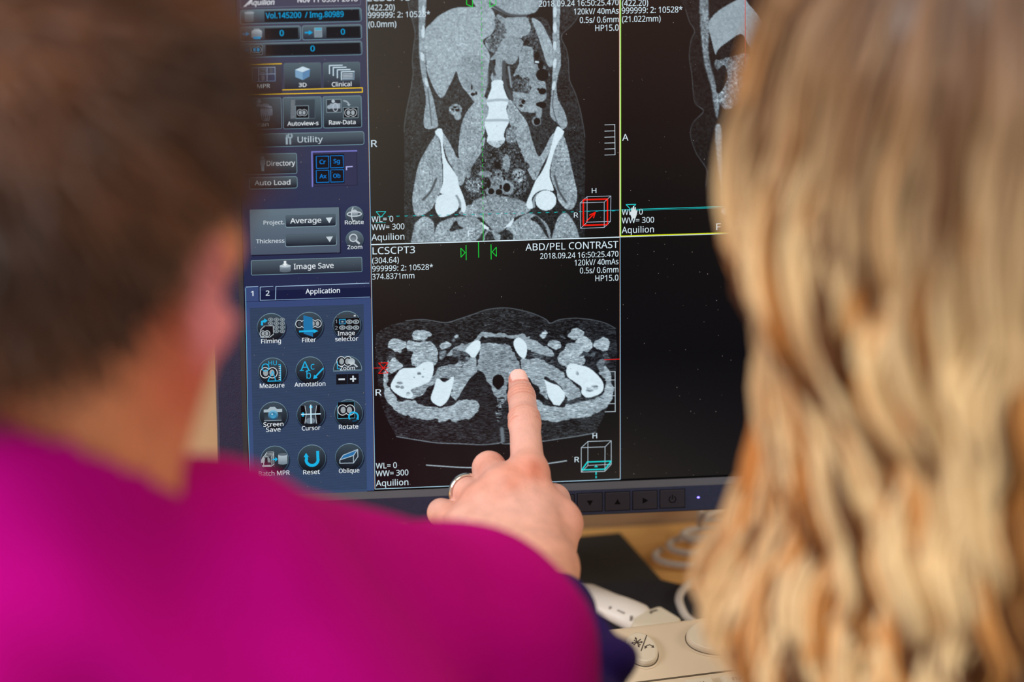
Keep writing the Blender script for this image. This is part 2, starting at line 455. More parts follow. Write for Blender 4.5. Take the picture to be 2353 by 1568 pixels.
disp = mesh_obj('display', [scr(-3, -3, .00005), scr(1283, -3, .00005), scr(1283, 1027.5, .00005), scr(-3, 1027.5, .00005)], [[0, 3, 2, 1]], M_disp, mon, colors=np.tile(lin((4, 4, 5)), (4, 1)))
CW = (208, 226, 236); CY = (20, 160, 215); CD = (24, 22, 28)
PB = (13, 9, 9)
# window areas
u1, um, ur_, vm, vt, vb_ = 256, 768, 1280, 512, 1, 1023
BGU = [256, 768, 1280]; BGV = [0, 230, 512, 760, 1023]
BGC = np.array([[(60, 54, 49), (44, 32, 28), (38, 24, 20)], [(60, 54, 47), (32, 22, 20), (32, 20, 17)], [(42, 38, 33), (14, 12, 13), (20, 14, 14)], [(22, 14, 14), (10, 9, 13), (8, 7, 12)], [(28, 14, 20), (38, 35, 31), (15, 13, 19)]], float)
def bg(u, v):     # dark pane background tone, paler towards the upper left
    u = np.asarray(u, float); v = np.asarray(v, float)
    rows = [np.stack([np.interp(u, BGU, BGC[r, :, k]) for k in range(3)], -1) for r in range(5)]
    out = np.zeros(u.shape + (3,))
    for r in range(4):
        t = np.clip((v - BGV[r]) / (BGV[r + 1] - BGV[r]), 0, 1)[..., None]
        m = ((v >= BGV[r]) & (v <= BGV[r + 1]))[..., None] | ((r == 3) & (v > 1023))[..., None] | ((r == 0) & (v < 0))[..., None]
        out = np.where(m, rows[r] * (1 - t) + rows[r + 1] * t, out)
    return out
pane = Draw(layer=0)
for a0 in range(256, 1280, 32):
    for b0 in range(0, 1023, 33):
        q = [(a0, b0), (a0 + 32, b0), (a0 + 32, min(b0 + 33, 1023)), (a0, min(b0 + 33, 1023))]
        pane.add(q, [bg(*p_) for p_ in q])
pane.build('image_window_background', disp)
pl = Draw(layer=4)
def vline(u, va, vb2, fac=1.0, white=False):
    pl.rect_uv(u - 1.0, va, u - .2, vb2, np.array((185, 100, 50)) * fac, layer=4)
    pl.rect_uv(u - .3, va, u + .55, vb2, np.array((150, 215, 215)) * fac if not white else (222, 226, 226), layer=5)
    pl.rect_uv(u + .5, va, u + 1.1, vb2, np.array((15, 95, 185)) * fac, layer=4)
vline(u1, 0, vb_); vline(um, vm, vb_)
pl.rect_uv(um - 1.6, 0, um - .9, vm, (190, 95, 30), layer=4); pl.rect_uv(um - .9, 0, um + .9, vm, (222, 228, 226), layer=4); pl.rect_uv(um + .9, 0, um + 2.4, vm - 2, (140, 220, 10), layer=4)
pl.rect_uv(u1, vm - .9, um, vm + 1.2, (216, 236, 246)); pl.rect_uv(um, vm - .9, ur_, vm + .6, (200, 216, 216)); pl.rect_uv(um + 1, vm - 3, ur_, vm - .9, (212, 224, 0))
pl.rect_uv(u1, vb_ - .7, um, vb_ + .7, (170, 205, 225))
pl.build('window_frame_lines', disp)

# ---- scan pictures, drawn on fine grids
def inside(U_, V_, poly):
    r = np.zeros(U_.shape, bool); n = len(poly)
    for i in range(n):
        x1_, y1_ = poly[i]; x2_, y2_ = poly[(i + 1) % n]
        if y1_ == y2_: continue
        cnd = ((y1_ > V_) != (y2_ > V_)) & (U_ < (x2_ - x1_) * (V_ - y1_) / (y2_ - y1_) + x1_); r ^= cnd
    return r
def blur(a, n=1):
    for _ in range(n):
        p = np.pad(a, 1, mode='edge'); a = (p[:-2, 1:-1] + p[2:, 1:-1] + p[1:-1, :-2] + p[1:-1, 2:] + 2 * p[1:-1, 1:-1]) / 6
    return a
def fbm(shape, sx, sy, oct=3, seed=1):
    r = np.random.default_rng(seed); out = np.zeros(shape); amp = 1; tot = 0
    for k in range(oct):
        gx, gy = max(sx / 2 ** k, 1), max(sy / 2 ** k, 1)
        g = r.normal(size=(int(shape[0] / gy) + 3, int(shape[1] / gx) + 3))
        y = np.arange(shape[0]) / gy; x = np.arange(shape[1]) / gx; yi = y.astype(int); xi = x.astype(int); fy = (y - yi)[:, None]; fx = (x - xi)[None]
        fy = fy * fy * (3 - 2 * fy); fx = fx * fx * (3 - 2 * fx)
        G = lambda a_, b_: g[yi + a_][:, xi + b_]
        out += amp * (G(0, 0) * (1 - fy) * (1 - fx) + G(1, 0) * fy * (1 - fx) + G(0, 1) * (1 - fy) * fx + G(1, 1) * fy * fx); tot += amp; amp *= .6
    return out / tot
class Scan:
    def __init__(s, fr, u0, v0, u1, v1, step):
        s.fr = fr; s.nu = int((u1 - u0) / step) + 1; s.nv = int((v1 - v0) / step) + 1
        s.us = np.linspace(u0, u1, s.nu); s.vs = np.linspace(v0, v1, s.nv); s.U, s.V = np.meshgrid(s.us, s.vs)
        s.a = np.zeros(s.U.shape); s.tex = np.zeros(s.U.shape); s.mask = np.zeros(s.U.shape)
    def cv(s, pts): return np.array([uv(s.fr[0] + x / s.fr[2], s.fr[1] + y / s.fr[2]) for x, y in pts])
    def put(s, m, val, tex, soft=1):
        m = blur(m.astype(float), soft); s.a = s.a * (1 - m) + val * m; s.tex = s.tex * (1 - m) + tex * m
        s.mask = np.maximum(s.mask, m)
    def poly(s, pts, val, tex=12, soft=1, smooth=True, wob=0):
        p = s.cv(pts)
        if smooth: p = spline(p, 5, True)
        UU, VV = s.U, s.V
        if wob:
            UU = UU + wob * fbm(s.U.shape, 14, 12, 2, seed=len(pts)); VV = VV + wob * fbm(s.U.shape, 14, 12, 2, seed=len(pts) + 50)
        s.put(inside(UU, VV, p), val, tex, soft)
    def ell(s, x, y, rx, ry, val, tex=0, rot=0, soft=1, wob=0):
        t = np.linspace(0, 2 * math.pi, 20, endpoint=False); r = math.radians(rot)
        s.poly([(x + rx * math.cos(q) * math.cos(r) - ry * math.sin(q) * math.sin(r), y + rx * math.cos(q) * math.sin(r) + ry * math.sin(q) * math.cos(r)) for q in t], val, tex, soft, False, wob)
    def line(s, pts, w, val, soft=1, smooth=True):
        p = s.cv(pts)
        if smooth: p = spline(p, 6)
        d = np.full(s.U.shape, 1e9)
        for a_, b_ in zip(p[:-1], p[1:]):
            lo = np.minimum(a_, b_) - w - 3; hi = np.maximum(a_, b_) + w + 3
            i0, i1 = np.searchsorted(s.us, [lo[0], hi[0]]); j0, j1 = np.searchsorted(s.vs, [lo[1], hi[1]])
            if i1 <= i0 or j1 <= j0: continue
            X = s.U[j0:j1, i0:i1] - a_[0]; Y = s.V[j0:j1, i0:i1] - a_[1]; e = b_ - a_; t = np.clip((X * e[0] + Y * e[1]) / (e @ e + 1e-9), 0, 1)
            d[j0:j1, i0:i1] = np.minimum(d[j0:j1, i0:i1], np.hypot(X - t * e[0], Y - t * e[1]))
        m = np.clip(w / 2 - d + .5, 0, 1); m = blur(m, soft); s.a = s.a * (1 - m) + val * m; s.tex = s.tex * (1 - m); s.mask = np.maximum(s.mask, m)
    def build(s, name, streak, base=PB):
        sx, sy = streak
        n = fbm(s.a.shape, sx, sy, 3, 11) * 2.1 + fbm(s.a.shape, 18, 14, 2, 12) * .5
        val = s.a * np.where(s.a < 200, 1.10, 1.0); val = np.clip(val + s.tex * n, 0, 250)
        # grey ramp with the bluish tint of the panel
        g = val[..., None] / 255.0
        tint = np.array([0.86, 1.0, 1.10]) * (1 - g) + np.array([.92, 1.0, 1.04]) * g
        c = np.clip(g * tint * 245, 0, 255); B0 = bg(s.U, s.V); c = c + B0 * (1 - g) ** 2
        bgc = B0
        c = c * s.mask[..., None] + bgc * (1 - s.mask[..., None])
        v = (SC + MON[:, 0] * ((s.U - 640) * PITCH)[..., None] + MON[:, 1] * ((s.V - 512) * PITCH)[..., None] - MON[:, 2] * (.0001 + .00003)).reshape(-1, 3)
        i = np.arange(s.nu * s.nv).reshape(s.nv, s.nu)
        q = np.stack([i[:-1, :-1], i[1:, :-1], i[1:, 1:], i[:-1, 1:]], -1).reshape(-1, 4)
        keep = (s.mask > .01).reshape(-1)[q].any(1)
        q = q[keep]; used = np.unique(q); mp = -np.ones(s.nu * s.nv, int); mp[used] = np.arange(len(used))
        return mesh_obj(name, v[used], mp[q], M_disp, disp, colors=lin(c).reshape(-1, 3)[used])
ST = 1.0
c1 = (840, 0, 2.8); c2 = (840, 540, 1568 / 600); c3 = (1400, 0, 2.8)
S = Scan(c1, 257.5, 2, 766, 510.5, ST)
S.poly([(255, -60), (270, 0), (285, 80), (310, 170), (318, 230), (308, 300), (300, 400), (305, 470), (290, 580), (265, 700), (250, 800), (248, 850), (248, 1000), (248, 1300), (250, 1590), (800, 1590), (1412, 1590), (1412, 1300), (1412, 880), (1400, 800), (1380, 700), (1350, 600), (1315, 520), (1308, 450), (1305, 380), (1290, 310), (1262, 250), (1270, 215), (1320, 170), (1360, 120), (1385, 60), (1392, -60)], 22, 11, smooth=False)
S.line([(255, -60), (270, 0), (285, 80), (310, 170), (318, 230), (308, 300), (300, 400), (305, 470), (290, 580), (265, 700), (250, 800), (248, 850)], 1.5, 92)
S.line([(1412, 880), (1400, 800), (1380, 700), (1350, 600), (1315, 520), (1308, 450), (1305, 380), (1290, 310), (1262, 250), (1270, 215), (1320, 170), (1360, 120), (1392, 60)], 1.5, 95)
S.poly([(345, -40), (392, -40), (388, 80), (382, 180), (385, 300), (390, 450), (405, 520), (430, 600), (452, 680), (470, 800), (430, 830), (380, 820), (375, 750), (388, 650), (376, 560), (355, 450), (345, 350), (342, 200)], 146, 14)
S.line([(400, 575), (415, 700), (425, 810)], 2, 75)
S.poly([(1200, -40), (1250, -40), (1247, 230), (1258, 400), (1240, 480), (1228, 560), (1240, 640), (1280, 720), (1298, 800), (1262, 835), (1215, 800), (1187, 740), (1187, 650), (1197, 560), (1200, 450), (1200, 300), (1205, 150)], 146, 14)
S.line([(1210, 580), (1205, 690), (1235, 800)], 2, 80)
S.poly([(392, -40), (725, -40), (718, 30), (690, 45), (580, 50), (480, 95), (420, 150), (388, 180)], 2, 1, smooth=False)
S.poly([(1040, -40), (1205, -40), (1205, 212), (1178, 180), (1150, 150), (1100, 120), (1030, 105), (1090, 85), (1106, 40)], 2, 1, smooth=False)
# abdominal fat behind the organs
S.poly([(400, 460), (583, 455), (760, 300), (1100, 110), (1200, 230), (1195, 600), (1185, 740), (1260, 835), (1200, 1000), (1110, 1100), (700, 1050), (600, 1000), (500, 860), (470, 800), (440, 650)], 28, 13)
S.poly([(385, 190), (420, 150), (480, 95), (580, 50), (700, 46), (800, 50), (832, 100), (838, 165), (805, 225), (755, 262), (790, 330), (800, 380), (780, 480), (770, 600), (742, 650), (700, 655), (665, 610), (620, 555), (597, 500), (583, 458), (560, 510), (530, 570), (505, 618), (482, 630), (460, 605), (440, 570), (418, 520), (396, 460), (386, 350), (382, 250)], 160, 13)
S.poly([(605, 400), (680, 340), (770, 380), (790, 500), (760, 600), (640, 560)], 143, 14, soft=9)
S.poly([(716, -40), (1110, -40), (1108, 60), (1050, 92), (960, 98), (880, 80), (820, 50), (800, 52), (716, 50)], 150, 12)
S.line([(800, 20), (860, 60), (930, 96), (1030, 104)], 5, 60, 2)
S.poly([(845, 95), (920, 125), (1030, 108), (1066, 160), (1060, 215), (1000, 245), (900, 250), (880, 330), (800, 330), (770, 262), (838, 200)], 140, 13)
S.poly([(835, 110), (900, 160), (915, 210), (890, 235), (895, 315), (800, 320), (765, 262), (825, 215)], 85, 30, wob=4)
S.poly([(990, 235), (1070, 120), (1110, 200), (1100, 330), (1030, 310), (1000, 270)], 38, 28, wob=4)
S.poly([(900, 120), (960, 110), (1035, 120), (1062, 170), (1040, 225), (950, 235), (905, 190)], 150, 12)
S.poly([(1068, 118), (1130, 148), (1172, 225), (1203, 300), (1203, 420), (1170, 420), (1140, 330), (1108, 230)], 158, 13)
S.poly([(895, 245), (1000, 250), (1010, 300), (965, 400), (920, 412), (860, 380), (800, 385), (840, 335)], 142, 14)
S.poly([(1005, 300), (1080, 315), (1092, 400), (1150, 440), (1185, 480), (1160, 520), (1160, 620), (1110, 690), (1060, 725), (1000, 705), (955, 650), (950, 590), (1040, 590), (1000, 500), (950, 480), (990, 400)], 138, 17, wob=3)
S.poly([(950, 520), (1030, 505), (1060, 580), (1000, 600), (950, 590)], 60, 36, wob=4)
S.poly([(835, 335), (878, 360), (880, 480), (870, 525), (820, 525), (806, 490), (835, 420)], 146, 12)
S.line([(808, 400), (830, 480)], 5, 40, 2); S.line([(890, 400), (895, 530), (940, 640)], 7, 55, 3); S.line([(920, 430), (938, 560)], 4, 140, 2)
S.poly([(745, 620), (700, 660), (650, 720), (620, 790), (602, 900), (600, 1010), (640, 1020), (700, 985), (765, 850), (785, 750), (790, 650)], 152, 18)
S.poly([(490, 850), (530, 900), (570, 975), (600, 1018), (690, 990), (765, 880), (755, 960), (700, 1050), (650, 1130), (622, 1190), (595, 1180), (565, 1090), (530, 1030), (505, 950)], 150, 18)
S.poly([(925, 640), (990, 720), (1040, 790), (1072, 900), (1112, 1005), (1150, 960), (1190, 880), (1225, 850), (1210, 910), (1180, 985), (1140, 1060), (1090, 1160), (1050, 1110), (1000, 980), (955, 860), (915, 750)], 152, 18)
S.poly([(900, 840), (960, 830), (980, 930), (1000, 1010), (970, 1000), (920, 930)], 118, 30, wob=3)
S.poly([(765, 930), (960, 930), (1010, 1010), (1040, 1100), (1045, 1190), (1010, 1260), (880, 1290), (700, 1290), (632, 1240), (655, 1150), (700, 1060), (745, 990)], 40, 34, wob=4)
for (x, y, rx, ry, g, t) in ((578, 705, 42, 38, 135, 30), (593, 748, 24, 26, 150, 12), (985, 1130, 44, 44, 120, 45), (905, 1050, 24, 60, 130, 22), (770, 1120, 45, 20, 130, 20), (700, 1190, 55, 50, 95, 45), (850, 1170, 60, 40, 110, 30), (910, 1210, 45, 45, 135, 15), (830, 1230, 60, 34, 130, 15), (855, 1120, 24, 30, 110, 30), (1115, 710, 22, 60, 140, 12), (1100, 780, 30, 32, 120, 15), (660, 1100, 20, 50, 130, 20), (1010, 660, 30, 34, 120, 30), (1060, 690, 30, 36, 150, 12), (985, 610, 35, 18, 150, 12)):
    S.ell(x, y, rx, ry, g, t, soft=2)
S.poly([(700, 1290), (780, 1262), (880, 1262), (1000, 1288), (1040, 1330), (960, 1400), (920, 1450), (850, 1500), (780, 1440), (745, 1400), (690, 1325)], 134, 22, soft=3)
# hips and thighs
GL = [(462, 858), (440, 880), (380, 980), (340, 1060), (315, 1180), (300, 1290), (320, 1385), (365, 1385), (420, 1350), (450, 1300), (480, 1240), (495, 1150), (490, 1050), (480, 930)]
S.poly(GL, 150, 20); S.poly([(1268, 868), (1232, 930), (1205, 1010), (1190, 1100), (1200, 1170), (1228, 1230), (1240, 1290), (1290, 1345), (1340, 1335), (1362, 1260), (1350, 1180), (1322, 1060), (1300, 950)], 150, 20)
S.line([(455, 1150), (420, 1230), (370, 1285)], 4, 55, 3); S.line([(1215, 1130), (1245, 1230), (1290, 1300)], 4, 60, 3)
for p in ([(328, 1425), (380, 1392), (430, 1420), (442, 1480), (425, 1600), (298, 1600), (310, 1470)], [(455, 1460), (520, 1412), (600, 1395), (700, 1398), (742, 1430), (765, 1480), (700, 1560), (640, 1600), (450, 1600)],
          [(900, 1490), (955, 1425), (1050, 1372), (1120, 1400), (1172, 1450), (1192, 1530), (1170, 1600), (930, 1600)], [(1212, 1480), (1240, 1400), (1290, 1370), (1340, 1430), (1368, 1500), (1368, 1600), (1200, 1600)],
          [(640, 1330), (700, 1320), (745, 1390), (720, 1400), (640, 1390), (600, 1370)], [(1010, 1320), (960, 1370), (930, 1430), (960, 1400), (1040, 1370), (1060, 1340)], [(775, 1480), (850, 1500), (880, 1540), (860, 1600), (760, 1600)]):
    S.poly(p, 146, 22, soft=2)
S.poly([(540, 1480), (580, 1420), (600, 1450), (630, 1470), (585, 1480), (560, 1490)], 30, 20, soft=2); S.poly([(1060, 1410), (1100, 1390), (1130, 1420), (1160, 1470), (1180, 1540), (1150, 1500), (1110, 1440)], 32, 20, soft=2)
S.poly([(870, 1520), (910, 1480), (950, 1520), (930, 1580), (870, 1580)], 30, 20, soft=2); S.poly([(770, 1520), (800, 1490), (830, 1540), (820, 1590), (770, 1590)], 30, 20, soft=2)
WH = 243
S.poly([(447, 856), (462, 830), (485, 827), (497, 852), (500, 950), (520, 1030), (560, 1090), (590, 1140), (602, 1195), (628, 1260), (647, 1330), (640, 1362), (622, 1366), (612, 1330), (600, 1280), (560, 1258), (500, 1250), (478, 1236), (496, 1180), (499, 1100), (490, 1000), (478, 900)], WH, 3)
S.line([(585, 1262), (605, 1300), (608, 1330)], 5, 140, 1)
S.poly([(449, 1310), (465, 1265), (520, 1246), (575, 1260), (600, 1310), (590, 1350), (550, 1380), (490, 1399), (465, 1382), (448, 1345)], WH, 3)
S.poly([(1276, 856), (1262, 832), (1240, 814), (1222, 835), (1200, 920), (1180, 990), (1160, 1050), (1130, 1110), (1095, 1160), (1070, 1220), (1040, 1290), (1034, 1320), (1048, 1342), (1074, 1342), (1080, 1320), (1070, 1280), (1100, 1240), (1150, 1222), (1205, 1228), (1206, 1200), (1188, 1150), (1185, 1100), (1202, 1020), (1232, 930)], WH, 3)
S.line([(1085, 1330), (1082, 1290), (1105, 1250)], 5, 140, 1)
S.ell(1160, 1290, 68, 66, WH, 3)
S.poly([(815, 522), (880, 518), (887, 560), (905, 610), (918, 640), (918, 662), (906, 700), (918, 750), (921, 790), (900, 830), (890, 870), (896, 905), (860, 946), (830, 946), (790, 922), (780, 905), (785, 870), (770, 820), (768, 780), (785, 740), (790, 690), (778, 660), (785, 630), (808, 570)], WH, 3)
S.line([(786, 650), (850, 643), (914, 645)], 5, 172, 1); S.line([(775, 776), (850, 773), (915, 775)], 5, 172, 1); S.poly([(785, 912), (840, 906), (893, 906), (862, 944), (830, 946)], 180, 18)
S.poly([(740, 1428), (795, 1466), (788, 1480), (762, 1472)], WH, 2, smooth=False); S.poly([(898, 1462), (930, 1425), (955, 1403), (952, 1425), (932, 1458), (905, 1465)], WH, 2, smooth=False)
for (x, y, rx, ry, r) in ((372, 60, 9, 26, 0), (370, 205, 11, 42, 2), (365, 365, 12, 28, -8), (392, 530, 10, 30, -15), (1218, 78, 12, 34, 0), (1218, 178, 12, 34, 0), (1217, 295, 11, 30, 0), (1217, 408, 12, 30, 8), (1211, 552, 11, 30, 12)): S.ell(x, y, rx, ry, 226, 5, r)
for (x, y, rx, ry) in ((1103, 358, 17, 28), (1126, 418, 19, 30), (1138, 482, 41, 40), (1138, 587, 26, 20), (1112, 574, 8, 8), (1130, 672, 34, 17), (1140, 680, 22, 18), (1015, 655, 13, 15), (1000, 680, 12, 8), (1102, 782, 21, 24), (683, 562, 5, 16), (690, 607, 14, 10), (712, 600, 7, 11), (575, 690, 12, 7), (560, 705, 9, 6), (590, 708, 14, 9), (848, 1065, 20, 24), (890, 1097, 7, 8), (892, 1148, 7, 13), (792, 1182, 13, 31), (808, 1232, 20, 20), (858, 1237, 22, 19), (870, 1203, 9, 15), (908, 1207, 23, 29), (970, 1125, 6, 6), (985, 1145, 7, 6), (960, 1140, 5, 7), (990, 1112, 5, 5), (740, 1215, 8, 7), (715, 1190, 6, 5), (855, 1122, 7, 9)): S.ell(x, y, rx, ry, 0, 0)
S.line([(585, 285), (600, 292), (622, 282), (650, 290)], 2, 215, 1); S.line([(1095, 398), (1110, 400)], 4, 235, 1)
S.build('scan_image', (3.0, 3.0))

S = Scan(c2, 257.5, 515, 766, 1021, ST)
S.poly([(64, 590), (150, 540), (250, 515), (350, 508), (480, 526), (560, 505), (650, 475), (730, 448), (820, 438), (900, 445), (1000, 470), (1080, 505), (1110, 530), (1160, 510), (1250, 500), (1350, 508), (1440, 530), (1502, 562), (1512, 700), (1500, 850), (1465, 1010), (1430, 1090), (1380, 1192), (1280, 1208), (1160, 1226), (1060, 1240), (860, 1258), (820, 1244), (800, 1254), (700, 1261), (560, 1255), (430, 1250), (330, 1238), (185, 1214), (150, 1150), (120, 1090), (85, 980), (62, 800), (60, 650)], 21, 17, smooth=False)
S.line([(240, 515), (350, 508), (480, 526), (560, 505), (650, 475), (730, 448), (820, 438), (900, 445), (1000, 470), (1080, 505), (1110, 530), (1160, 510), (1250, 500), (1350, 508), (1440, 530), (1502, 562)], 1.7, 120)
S.line([(185, 1212), (330, 1236), (430, 1250), (560, 1255), (700, 1261), (800, 1252), (820, 1242), (840, 1256), (1060, 1240), (1160, 1226), (1280, 1208), (1380, 1190)], 2.0, 150)
MU = 160; TX = 24
def mp(p, v=MU, t=TX, soft=1, wob=3): S.poly(p, v, t, soft, True, wob)
for (x, y, rx, ry) in ((343, 597, 55, 31), (185, 662, 52, 44), (283, 666, 46, 42), (475, 660, 37, 28), (172, 785, 42, 44), (1262, 597, 48, 33), (1315, 660, 55, 45), (1420, 657, 46, 42), (1135, 665, 36, 32)): S.ell(x, y, rx, ry, MU + 4, TX, soft=1, wob=3.5)
mp([(330, 650), (372, 633), (412, 650), (432, 700), (428, 760), (400, 785), (300, 795), (275, 762), (287, 710)])
mp([(1185, 690), (1215, 648), (1270, 655), (1308, 710), (1322, 775), (1290, 792), (1160, 785), (1155, 740)])
mp([(480, 722), (520, 682), (600, 652), (690, 600), (730, 588), (890, 590), (950, 598), (1040, 645), (1112, 690), (1118, 725), (1055, 722), (975, 690), (900, 625), (700, 625), (640, 700), (560, 712)], 150, 16)
mp([(700, 628), (790, 612), (885, 628), (880, 660), (760, 645), (700, 660)], 22, 14)
mp([(688, 665), (760, 650), (850, 665), (890, 705), (920, 770), (930, 835), (900, 870), (855, 900), (838, 1000), (800, 1008), (770, 960), (730, 880), (690, 820), (668, 800), (680, 735)], 136, 20)
mp([(660, 738), (668, 800), (622, 880), (572, 955), (540, 1005), (512, 965), (530, 860), (590, 765), (640, 722)], 152, 22)
mp([(440, 790), (520, 760), (596, 770), (560, 830), (520, 870), (450, 870), (330, 960), (270, 985), (220, 960), (300, 900), (400, 850)], 142, 26, wob=3)
mp([(470, 760), (520, 740), (560, 760), (520, 785), (460, 800), (430, 790)], 26, 18)
mp([(530, 690), (620, 720), (600, 760), (540, 740)], 60, 30, soft=3)
mp([(135, 740), (112, 850), (115, 950), (150, 1030), (250, 1085), (400, 1116), (560, 1117), (640, 1092), (682, 1040), (670, 1000), (620, 990), (560, 1000), (500, 1030), (400, 1030), (280, 1005), (200, 985), (150, 920), (138, 830)], 158, 22)
mp([(940, 745), (1040, 742), (1150, 800), (1215, 860), (1290, 925), (1300, 965), (1240, 992), (1195, 960), (1160, 900), (1075, 860), (1095, 980), (1040, 930), (985, 870), (945, 810)], 152, 22)
mp([(985, 700), (1060, 725), (1150, 760), (1200, 800), (1140, 790), (1050, 745), (980, 730)], 40, 26, soft=2)
mp([(1440, 760), (1478, 880), (1478, 1000), (1400, 1062), (1300, 1092), (1160, 1122), (1060, 1112), (1020, 1010), (1010, 960), (1080, 1010), (1160, 1035), (1230, 1000), (1320, 990), (1420, 950), (1440, 880), (1400, 830)], 158, 22)
mp([(985, 880), (1040, 940), (1080, 1000), (1020, 985), (1000, 940)], 12, 8)
mp([(1200, 1010), (1300, 975), (1420, 975), (1300, 1000), (1230, 1025)], 50, 20, soft=2)
mp([(655, 835), (700, 845), (762, 945), (795, 1015), (812, 1080), (800, 1190), (700, 1190), (640, 1120), (690, 1060), (690, 1000), (630, 980), (560, 990), (600, 900)], 20, 12, wob=2)
S.line([(818, 1165), (824, 1240)], 8, 105, 4); S.ell(800, 1065, 20, 60, 45, 60); S.ell(815, 990, 24, 20, 90, 45)
for (x, y, rx, ry, g) in ((1065, 600, 20, 18, 175), (1080, 585, 10, 10, 190), (548, 603, 12, 13, 175), (530, 628, 14, 12, 100), (715, 540, 14, 10, 60), (600, 735, 14, 12, 130), (1340, 720, 60, 12, 70), (1180, 610, 16, 8, 90), (610, 660, 14, 8, 60), (1415, 790, 20, 40, 110), (460, 720, 26, 24, 110), (1440, 740, 16, 40, 60), (150, 725, 20, 20, 50), (970, 545, 20, 6, 70)): S.ell(x, y, rx, ry, g, 22, soft=2, wob=4)
S.poly([(150, 905), (182, 842), (222, 802), (300, 797), (350, 766), (400, 767), (408, 820), (384, 880), (330, 907), (272, 930), (286, 960), (268, 982), (218, 974), (170, 942)], WH, 3)
S.poly([(430, 862), (470, 884), (500, 870), (530, 851), (522, 910), (496, 990), (452, 1029), (410, 1012), (391, 980), (410, 920)], WH, 3)
S.poly([(600, 690), (650, 640), (688, 638), (688, 680), (665, 725), (642, 738), (615, 712)], WH, 3); S.poly([(888, 642), (920, 616), (962, 650), (969, 700), (956, 740), (930, 732), (900, 692)], WH, 3)
S.poly([(1207, 802), (1230, 773), (1290, 783), (1340, 798), (1390, 838), (1427, 890), (1422, 940), (1380, 967), (1330, 978), (1295, 950), (1296, 915), (1250, 880), (1212, 850)], WH, 3)
S.poly([(1074, 870), (1110, 888), (1160, 905), (1198, 950), (1195, 985), (1165, 1026), (1130, 1021), (1095, 970), (1084, 910)], WH, 3, smooth=False)
for (x, y, rx, ry, g) in ((322, 832, 12, 9, 130), (292, 856, 5, 4, 130), (345, 852, 8, 4, 150), (205, 890, 18, 9, 130), (192, 912, 14, 9, 120), (220, 915, 12, 10, 130), (255, 955, 14, 12, 200), (1272, 832, 9, 11, 140), (1345, 935, 24, 7, 120), (1375, 912, 22, 8, 120), (1360, 922, 34, 10, 170)): S.ell(x, y, rx, ry, g, 25)
S.ell(797, 878, 36, 40, 0, 0); S.poly([(765, 890), (830, 890), (812, 918), (795, 930), (778, 915)], 0, 0)
S.line([(365, 1383), (560, 1396), (700, 1398), (900, 1392), (1060, 1378), (1207, 1357)], 2.6, 215)
S.build('scan_image', (5.5, 1.6))

S = Scan(c3, 771, 2, 1100, 508, 1.3)
SK = [(430, -40), (490, 60), (515, 140), (548, 200), (525, 260), (514, 370), (530, 480), (540, 600), (555, 670), (605, 715), (545, 780), (522, 840), (530, 910), (560, 990), (580, 1020), (625, 1090), (628, 1140), (618, 1200), (625, 1300), (640, 1400)]
S.poly(SK + [(900, 1420), (900, -40)], 9, 5, smooth=False)
S.line(SK[1:18], 1.6, 88)
S.poly([(585, -40), (632, -40), (640, 100), (642, 200), (638, 330), (655, 430), (680, 520), (700, 600), (705, 700), (690, 760), (668, 650), (655, 560), (630, 480), (610, 400), (598, 300), (585, 150)], 118, 20, soft=3)
S.poly([(640, 140), (700, 70), (800, 10), (860, -20), (900, 30), (960, 100), (1010, 220), (1010, 420), (900, 300), (850, 220), (760, 270), (700, 320), (682, 350), (655, 250), (640, 190)], 150, 6)
S.poly([(680, 830), (722, 830), (727, 1150), (724, 1200), (702, 1100)], 130, 10, soft=3); S.line([(722, 1180), (730, 1330)], 2, 120)
S.poly([(690, 380), (760, 370), (900, 350), (950, 520), (780, 700), (700, 650), (690, 560), (740, 500), (680, 430)], 110, 30, soft=2); S.poly([(690, 360), (720, 300), (752, 310), (748, 370), (700, 385)], 12, 4); S.poly([(690, 470), (740, 420), (760, 500), (720, 590), (690, 590)], 12, 4)
S.ell(745, 1360, 24, 22, 200, 4)
S.build('scan_image', (3, 3))

# ---- overlays on the scans
O = Draw(*c1, layer=3)
GR = (20, 205, 60); CN = (20, 170, 170); CN2 = (40, 205, 205)
def T(*a, **k): O.text(*a, **k)
for a_ in (('LCSCPT3', 12, 5, 290, 44), ('(422.20)', 18, 67, 188, 36), ('999999: 2: 10528*', 15, 112, 415, 35), ('(0.0mm)', 18, 174, 198, 36), ('2018.09.24 16:50:25.470', 1115, 38, 1628, 36),
           ('120kV/ 40mAs', 1340, 90, 1628, 36), ('0.5s/ 0.6mm', 1378, 145, 1628, 36), ('HP15.0', 1478, 198, 1628, 38), ('R', 36, 945, 75, 42), ('WL= 0', 38, 1428, 178, 36), ('WW= 300', 38, 1478, 250, 36),
           ('Aquilion', 38, 1545, 250, 40), ('H', 1455, 1243, 1485, 32), ('R', 1340, 1400, 1368, 32), ('F', 657, 1522, 692, 38)): T(*a_, CW, .004); O.build('text_line', disp); O = Draw(*c1, layer=3)
O = Draw(*c1, layer=3)
for y in (803, 843, 882, 920, 958, 997): O.line([(1538, y + 1), (1605, y - 1)], 1.1, (200, 215, 225))
O.line([(1603, 803), (1605, 997)], 1.2, (200, 215, 225))
O.build('scale_ruler', disp); O = Draw(*c1, layer=3)
O.dash((745, -30), (755, 1360), 6, 5, 1.2, (25, 190, 60)); O.line([(756, 1370), (757, 1556)], 1.2, GR)
O.dash((36, 1395), (1638, 1355), 7, 10, 1.0, CN); O.dash((40, 1397), (1640, 1357), 3, 14, 1.0, CN)
